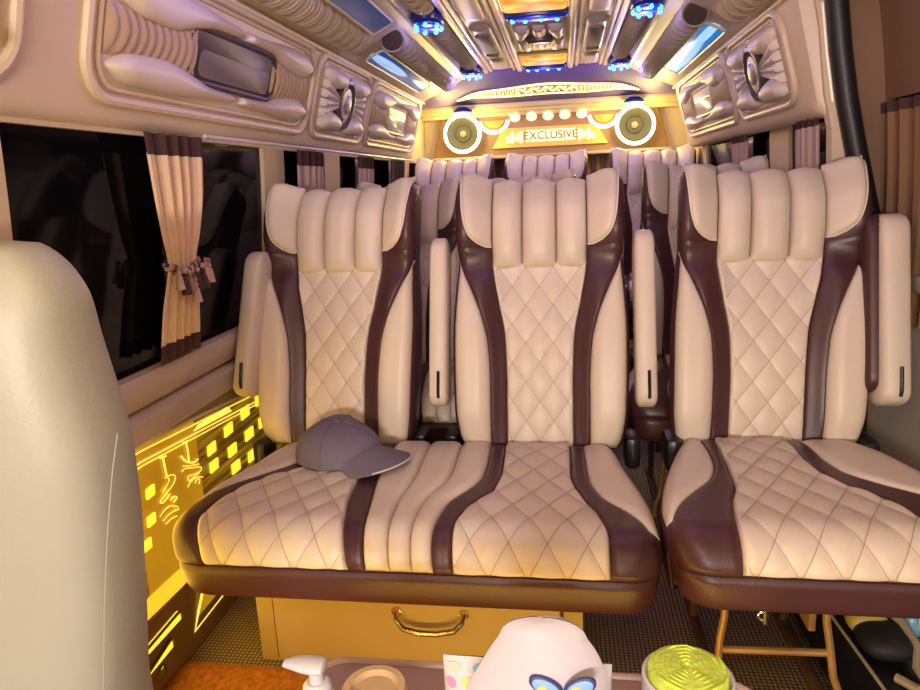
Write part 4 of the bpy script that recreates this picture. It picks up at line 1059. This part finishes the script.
# tieback: braided cord round the waist with tassels
zt_ = 0.938; xw = xl_(zt_) + 0.026
ya, yb = 1.335 + 0.25 * 0.24, 1.335 + 0.25 * 0.80
for ph, m_ in ((0, 'cord_dark'), (2.1, 'cord_gold'), (4.2, 'cord_pale')):
    P = []
    for i in range(41):
        f_ = i / 40; y = ya + (yb - ya) * f_
        P.append((xw + 0.012 * math.sin(PI * f_) + 0.004 * math.cos(12 * PI * f_ + ph) - 0.012, y, zt_ + 0.022 * abs(2 * f_ - 1) + 0.006 * math.sin(12 * PI * f_ + ph)))
    tb = build('tieback_cord', *g_tube(P, 0.0048, 6), m_, ct)
random.seed(11)
for (f_, dz, s_, m_) in ((0.05, 0.012, 1.0, 'cord_pale'), (0.20, 0.004, 1.15, 'cord_dark'), (0.36, 0.0, 0.9, 'cord_gold'), (0.50, -0.022, 1.1, 'cord_pale'), (0.62, 0.0, 1.0, 'cord_dark'), (0.78, 0.006, 1.1, 'cord_dark'), (0.90, 0.018, 1.0, 'cord_pale'), (1.00, 0.014, 1.1, 'cord_pale')):
    p = Vector((xw + 0.014, ya + (yb - ya) * f_, zt_ + dz))
    sl = 0.5 if f_ > 1 else random.uniform(-0.15, 0.15)
    mt = Matrix.Translation(p) @ Matrix.Rotation(sl, 4, 'X') @ Matrix.Scale(s_ * 0.78, 4)
    ts = build('tassel', *g_lathe([(0.001, 0.0), (0.005, -0.002), (0.007, -0.008), (0.004, -0.013), (0.008, -0.018), (0.012, -0.045), (0.013, -0.054), (0.001, -0.052)], 12, mt), m_, ct)
    build('bead', *g_lathe([(0.001, 0.014), (0.005, 0.010), (0.007, 0.005), (0.005, 0.0), (0.001, -0.002)], 8, mt), 'cord_pale' if m_ != 'cord_pale' else 'cord_gold', ts)
# short curtains at the rows behind
curtain('window_curtain', 'pink window curtain gathered beside the pillar behind the front bench', xl_, -1, 2.17, 2.42, 0.73, 1.235, 4, 'curtain_pink', (0.045, 0.04), amp=0.010)
curtain('window_curtain', 'narrow pink window curtain between two black panes behind the second bench', xl_, -1, 2.86, 3.10, 0.73, 1.235, 4, 'curtain_pink', (0.045, 0.04), amp=0.010)
curtain('window_curtain', 'dark maroon window curtain near the rearmost cream pillar', xl_, -1, 3.42, 3.72, 0.73, 1.235, 4, 'curtain_band', (0.05, 0.04), amp=0.010)
xr_ = lambda z: wx(1, z) - 0.022
curtain('window_curtain', 'pink window curtain with dark top behind the single seat by the door', xr_, 1, 2.13, 2.33, 0.73, 1.27, 4, 'curtain_pink', (0.045, 0.04), amp=0.010)
curtain('window_curtain', 'tan window curtain between pillar and rear seat under the short overhead console', xr_, 1, 2.90, 3.16, 0.73, 1.27, 4, 'curtain_pink', (0.05, 0.04), amp=0.010)
xd_ = lambda z: dx(z) - 0.010
curtain('door_curtain', 'gold brown pleated curtain with dark band on the sliding door', xd_, 1, 1.30, 2.035, 0.72, 1.262, 10, 'curtain_gold', (0.022, 0.0), amp=0.011)
# curtain rails
t_ = build('curtain_rail', *g_tube([(xl_(1.235) + 0.010, 1.60, 1.243), (xl_(1.235) + 0.010, 4.0, 1.243)], 0.005, 8), 'rail', label='pale curtain rail above the tasselled curtain, running along the window tops', cat='rail')
t_ = build('curtain_rail', *g_tube([(xr_(1.27) - 0.010, 2.08, 1.282), (xr_(1.27) - 0.010, 3.95, 1.282)], 0.005, 8), 'rail', label='pale curtain rail under the short overhead console', cat='rail')
# rear window curtain under the speaker board
rc = thing('rear_curtain', 'brown and cream pleated curtain below the gold speaker panel', 'curtain', (XC, 4.45, 0.7))
for q in range(8):
    x0_ = -0.85 + 0.19 * q
    build('curtain_panel', *g_grid(30, 6, lambda i, j: (x0_ + 0.19 * i, 4.44 + 0.018 * math.sin(6 * PI * i), 0.75 + 0.5 * j)), 'curtain_gold' if q % 2 else 'curtain_band', rc)

# ------------------------------------------------------------------ floor mat, step, bag
bmv = random.Random(5)
build('carpet_mat', *g_grid(60, 24, lambda i, j: (-0.93 + 0.62 * i, 0.86 + 0.485 * j, 0.003 + (0.012 + 0.006 * bmv.random()) * min(1, 12 * min(i, 1 - i, j, 1 - j)))), 'carpet', label='orange brown rough carpet mat on the floor before the bench', cat='carpet')
st = thing('step_well', 'black step plate with pale edge strip under the single seat', 'step', (0.62, 1.5, 0.0))
build('plate', *g_box((0.568, 1.18, 0.002), (0.80, 1.72, 0.035), 0.006), 'step_black', st)
build('edge_strip', *g_tube([(0.635, 1.66, 0.040), (0.660, 1.25, 0.040)], 0.004, 6), 'rail', st)
bg = thing('strap_bag', 'small black and yellow bag with curved grey strap on the step', 'bag', (0.71, 1.47, 0.036))
def blob(c_, r_, m_, nm, par, sq=0.7):
    g = g_grid(20, 12, lambda i, j: (c_[0] + r_[0] * math.copysign(abs(math.cos(2 * PI * i)) ** sq, math.cos(2 * PI * i)) * math.sin(PI * j) ** sq, c_[1] + r_[1] * math.copysign(abs(math.sin(2 * PI * i)) ** sq, math.sin(2 * PI * i)) * math.sin(PI * j) ** sq, c_[2] - r_[2] * math.cos(PI * j)))
    return build(nm, *g, m_, par)
blob((0.705, 1.48, 0.065), (0.055, 0.06, 0.030), 'bag_black', 'pouch', bg)
blob((0.690, 1.535, 0.075), (0.045, 0.03, 0.028), 'bag_yellow', 'yellow_flap', bg)
build('strap', *g_tube([(0.735, 1.55, 0.10), (0.752, 1.50, 0.095), (0.758, 1.44, 0.075), (0.740, 1.40, 0.055), (0.742, 1.355, 0.046), (0.715, 1.35, 0.046), (0.690, 1.38, 0.046)], 0.010, 8), 'strap_grey', bg)
pk = thing('blue_packet', 'pale blue packet lying beside the yellow flap of the bag', 'packet', (0.785, 1.57, 0.036))
blob((0.790, 1.570, 0.075), (0.028, 0.06, 0.038), 'pack_blue', 'packet_body', pk, 0.5)
build('packet_seam', *g_tube([(0.790, 1.513, 0.075), (0.790, 1.507, 0.112)], 0.004, 6), 'white_plastic', pk)

# ------------------------------------------------------------------ front seat and console
fs = thing('front_seat', 'pale cream front seat back, plain and close to the side window', 'seat', (-0.78, 0.62, 0))
Y0 = 0.66
sil = [on(x - 15 * min(1, (y - 238) / 90), y, 'y', Y0) for x, y in ((0, 238), (25, 243), (48, 256), (68, 276), (86, 304), (98, 340), (110, 380), (121, 413), (131, 450), (139, 510), (145, 590), (149, 690))]
edge = interp([(p.z, p.x) for p in sorted(sil, key=lambda p: p.z)])
ztp = sil[0].z
fz0 = 0.395
def fs_pt(f_, q, d):
    """f_ across -1..1 around body centre, q height fraction"""
    z = fz0 + (ztp + 0.004 - fz0) * q
    xr2 = edge(z); xc2 = -0.80
    if q > 0.985: xr2 = xc2 + (edge(z) - xc2) * math.sqrt(max(0, (1 - q) / 0.015))
    w_ = max(xr2 - xc2, 0.004)
    return Vector((xc2 + (w_ if f_ > 0 else min(w_, xc2 - wx(-1, z) - 0.015)) * f_, Y0 + d, z))
V, F = [], []; NA, NQ = 40, 50
for j in range(NQ + 1):
    q = 1 - (1 - j / NQ) ** 1.6
    for i in range(NA):
        a = 2 * PI * i / NA
        ca, sa = math.cos(a), math.sin(a)
        th_ = 0.085 * (0.35 + 0.65 * ease((1 - q) / 0.25))
        p = fs_pt(math.copysign(abs(ca) ** 0.45, ca), q, th_ * math.copysign(abs(sa) ** 0.6, sa))
        V.append(p)
for j in range(NQ):
    for i in range(NA): F.append((j * NA + i, j * NA + (i + 1) % NA, (j + 1) * NA + (i + 1) % NA, (j + 1) * NA + i))
F.append(tuple(range(NA))); F.append(tuple(NQ * NA + i for i in range(NA)))
build('seat_back', V, F, 'front_leather', fs)
sp_ = [on(x, y, 'y', Y0 - 0.078) for x, y in ((120, 432), (115, 470), (110, 530), (107, 600), (106, 690))]
build('side_seam', *g_tube([p + Vector((0.0, -0.004, 0)) for p in sp_], 0.0007, 5), 'front_leather', fs)
build('seat_cushion', *g_box((-1.0 + 0.07, 0.08, 0.22), (-0.60, 0.70, 0.40), 0.05, 4), 'front_leather', fs)
build('pedestal', *g_box((-0.88, 0.12, 0.0), (-0.62, 0.66, 0.24), 0.02), 'console_grey', fs)

con = thing('centre_console', 'low dark grey box between the front seats', 'console', (-0.1, 0.45, 0))
build('body', *g_box((-0.572, -0.5, 0.0), (0.42, 0.805, 0.392), 0.018, 3), 'console_grey', con)
build('added_light_strip', *g_tube([(-0.50, 0.812, 0.14), (0.36, 0.812, 0.14)], 0.008, 8), 'amber_bright', con)  # hidden strip added to explain the amber fill on the cushion fronts
area('console_fill_light', (-0.07, 0.825, 0.14), (-0.07, 1.4, 0.20), 0.85, 0.03, 2.7, (1.0, 0.56, 0.10))  # added low amber fill for cushion fronts and drawer
tray = thing('serving_tray', 'rose brown shallow tray with rounded corner on the console', 'tray', (-0.05, 0.66, 0.392))
TR = rrect(-0.375, 0.26, 0.42, 0.885, 0.045, 6)
build('tray_base', *g_prism(TR, lambda a, b_, d: (a, b_, 0.393 + d), 0, 0.008, 0.002), 'tray_rose', tray)
build('tray_rim', *g_tube([(a, b_, 0.402) for a, b_ in TR], 0.0055, 8, closed=True), 'tray_rose', tray)
TZ = 0.402
# pump bottle
pb_ = on(316, 672, 'y', 0.70); bx, by = pb_.x, 0.70
pb = thing('pump_bottle', 'white pump bottle with flat spout on the tray', 'bottle', (bx, by, TZ))
nz = on(305, 667, 'y', by).z
build('bottle_body', *g_lathe([(0.001, TZ), (0.030, TZ), (0.032, TZ + 0.01), (0.032, nz - 0.060), (0.024, nz - 0.046), (0.014, nz - 0.040), (0.014, nz - 0.030), (0.001, nz - 0.030)], 24, Matrix.Translation((bx, by, 0))), 'white_plastic', pb)
build('collar', *g_lathe([(0.001, nz - 0.036), (0.018, nz - 0.036), (0.018, nz - 0.024), (0.013, nz - 0.018), (0.001, nz - 0.018)], 20, Matrix.Translation((bx, by, 0))), 'white_plastic', pb)
build('stem', *g_lathe([(0.001, nz - 0.022), (0.009, nz - 0.022), (0.009, nz - 0.004), (0.001, nz - 0.004)], 16, Matrix.Translation((bx, by, 0))), 'white_plastic', pb)
SPT = [(0.013, 0.003, 0.008), (0.011, 0.003, 0.012), (0.0, 0.003, 0.014), (-0.014, 0.004, 0.013), (-0.028, 0.005, 0.010), (-0.040, 0.004, 0.006)]
g = g_grid(16, len(SPT) - 1, lambda i, j: (bx + SPT[round(j * 5)][0], by + SPT[round(j * 5)][2] * 1.1 * math.cos(2 * PI * i), nz + SPT[round(j * 5)][1] + 0.6 * SPT[round(j * 5)][2] * math.sin(2 * PI * i)))
kk = 17
g = (g[0], g[1] + [tuple(range(17)), tuple(5 * 17 + i for i in range(17))])
build('spout', *g, 'white_plastic', pb)
# tan roll
rl = on(374, 686, 'y', 0.70)
rr_ = thing('tape_roll', 'tan paper roll lying in the tray', 'roll', (rl.x, 0.70, TZ))
zr = max(rl.z, TZ + 0.03)
build('roll_wall', *g_lathe([(0.026, TZ), (0.039, TZ), (0.041, TZ + 0.004), (0.041, zr - 0.006), (0.038, zr), (0.030, zr), (0.026, zr - 0.006)], 32, Matrix.Translation((rl.x, 0.70, 0))), 'roll_tan', rr_)
build('core', *g_lathe([(0.0255, TZ + 0.001), (0.0255, zr - 0.008), (0.020, zr - 0.009), (0.020, TZ + 0.001)], 28, Matrix.Translation((rl.x, 0.70, 0))), 'rust', rr_)
# wipes pack and white bag
wp = thing('wipes_pack', 'white wipes pack printed with pink and blue spots on the tray', 'packet', (on(470, 690, 'y', 0.72).x, 0.72, TZ))
pc = [on(x, y, 'y', 0.72) for x, y in ((443, 655), (505, 657))]
x0_, x1_ = pc[0].x, on(612, 668, 'y', 0.72).x; zt2 = pc[0].z
def pack(i, j):
    """front face of the pack"""
    f_ = 2 * i - 1
    return (x0_ + (x1_ - x0_) * i, 0.72 - (0.001 + 0.030 * max(math.sin(PI * j), 0) ** 0.7) * math.sqrt(max(0, 1 - f_ ** 4)), TZ + 0.001 + (zt2 - TZ) * j)
def pack_loop(i, j):
    a = 2 * PI * i; p = pack(0.5 - 0.5 * math.cos(a), j)
    return (p[0], p[1] if a <= PI else 1.44 - p[1], p[2])
build('pack_body', *g_grid(40, 14, pack_loop), 'white_plastic', wp)
def print_on(px, py, rx, rz, m_, nm='print_spot'):
    c_ = on(px, py, 'y', 0.70); c_.z = min(c_.z, zt2 - rz - 0.004)
    i_ = (c_.x - x0_) / (x1_ - x0_); q_ = min(max((c_.z - TZ) / (zt2 - TZ), 0.02), 0.98)
    yy = lambda x, z: pack(min(max((x - x0_) / (x1_ - x0_), 0), 1), min(max((z - TZ) / (zt2 - TZ), 0), 1))[1]
    P = [(c_.x + rx * math.cos(a * PI / 8), c_.z + rz * math.sin(a * PI / 8)) for a in range(16)]
    build(nm, *g_prism(P, lambda a, b_, d: (a, yy(a, b_) - d, b_), -0.002, 0.0012), m_, wp)
for a in ((452, 664, 0.010, 0.005, 'print_peach'), (476, 662, 0.006, 0.004, 'print_blue'), (450, 686, 0.007, 0.006, 'print_pink'), (467, 685, 0.008, 0.007, 'print_yellow'), (495, 678, 0.005, 0.004, 'print_navy')): print_on(*a)
wb = thing('white_bag', 'rounded white cloth pouch with a blue two-lens print, standing behind the pump bottle', 'bag', (on(545, 690, 'y', 0.66).x, 0.66, TZ))
YW = 0.66
bs = [on(x, y, 'y', YW) for x, y in ((466, 690), (478, 668), (492, 645), (506, 628), (522, 620), (550, 618), (570, 624), (586, 638), (598, 655), (605, 672), (606, 690))]
zb_ = TZ
prof_l = interp([(zb_, bs[0].x - 0.012)] + [(p.z, p.x) for p in bs[:5]]); prof_r = interp([(zb_, bs[-1].x + 0.004)] + [(p.z, p.x) for p in bs[:5:-1]])
zt3 = max(p.z for p in bs)
def bag(i, q, sgn):
    z = zb_ + (zt3 - zb_) * (1 - (1 - q) ** 2)
    l, r_ = prof_l(z), prof_r(z)
    k_ = math.sqrt(max(0, 1 - ((z - zt3 + 0.022) / 0.022) ** 2)) if z > zt3 - 0.022 else 1.0
    c_ = (prof_l(zt3 - 0.022) + prof_r(zt3 - 0.022)) / 2; l0, r0 = prof_l(zt3 - 0.022), prof_r(zt3 - 0.022)
    if k_ < 1: l, r_ = c_ + (l0 - c_) * (0.02 + 0.98 * k_), c_ + (r0 - c_) * (0.02 + 0.98 * k_)
    x = l + (r_ - l) * i
    th_ = 0.032 * math.sin(PI * i) ** 0.7 * (1 - q ** 3) + 0.0006
    return (x, YW + sgn * th_ + 0.002 * math.sin(7 * i + 2 * q), z)
build('pouch', *join(g_grid(24, 16, lambda i, j: bag(i, j, -1)), g_grid(24, 16, lambda i, j: bag(i, j, 1))), 'white_cloth' if 'white_cloth' in MATS else mat('white_cloth', (0.60, 0.55, 0.62), 0.8, bump=(90, 0.2)), wb)
for (px, py, rx, rz) in ((546, 688, 0.018, 0.011), (580, 689, 0.017, 0.011)):
    c_ = on(px, py, 'y', YW - 0.034)
    tl = 0.35 if px > 560 else -0.35
    P = [(c_.x + rx * math.cos(a * PI / 10), c_.z + rz * math.sin(a * PI / 10) + tl * rx * math.cos(a * PI / 10)) for a in range(20)]
    fr = build('lens_print', *g_prism(P, lambda a, b_, d: (a, YW - 0.030 - d, b_), 0.0, 0.004, 0.001), 'print_navy', wb)
    build('lens_fill', *g_prism([(c_.x + (a - c_.x) * 0.82, c_.z + (b_ - c_.z) * 0.82) for a, b_ in P], lambda a, b_, d: (a, YW - 0.030 - d, b_), 0.003, 0.0055, 0.001), 'print_blue', wb)
    build('lens_spot', *g_prism([(c_.x + 0.005 * math.cos(a * PI / 6) - 0.004, c_.z + 0.004 * math.sin(a * PI / 6)) for a in range(12)], lambda a, b_, d: (a, YW - 0.030 - d, b_), 0.005, 0.0065), 'print_yellow', wb)
# rolled lime towel in a white wrap
lt = on(688, 672, 'y', 0.72); tx = lt.x
tr_ = thing('towel_roll', 'rolled lime green towel in a white wrap on the console', 'towel', (tx, 0.72, TZ))
zt4 = on(690, 664, 'y', 0.72).z - 0.012
build('wrap', *g_lathe([(0.001, TZ), (0.048, TZ), (0.051, TZ + 0.01), (0.052, zt4 - 0.004), (0.049, zt4 - 0.002), (0.046, zt4 - 0.008), (0.001, zt4 - 0.01)], 32, Matrix.Translation((tx, 0.72, 0))), 'white_plastic', tr_)
sp3 = [(0.005 + 0.0062 * a / (2 * PI), a) for a in [0.35 * i for i in range(110)]]
def towel_ribbon(i, j):
    r_, a = sp3[round(i * (len(sp3) - 1))]
    return (tx + r_ * math.cos(a), 0.72 + r_ * math.sin(a), zt4 - 0.02 + 0.028 * j + 0.002 * math.sin(5 * a))
build('towel', *join(g_grid(len(sp3) - 1, 2, towel_ribbon, (0.0002, 0, 0)), g_lathe([(0.001, zt4 - 0.01), (0.046, zt4 - 0.01), (0.045, zt4 + 0.004), (0.030, zt4 + 0.008), (0.001, zt4 + 0.006)], 28, Matrix.Translation((tx, 0.72, 0)))), 'lime_towel', tr_)
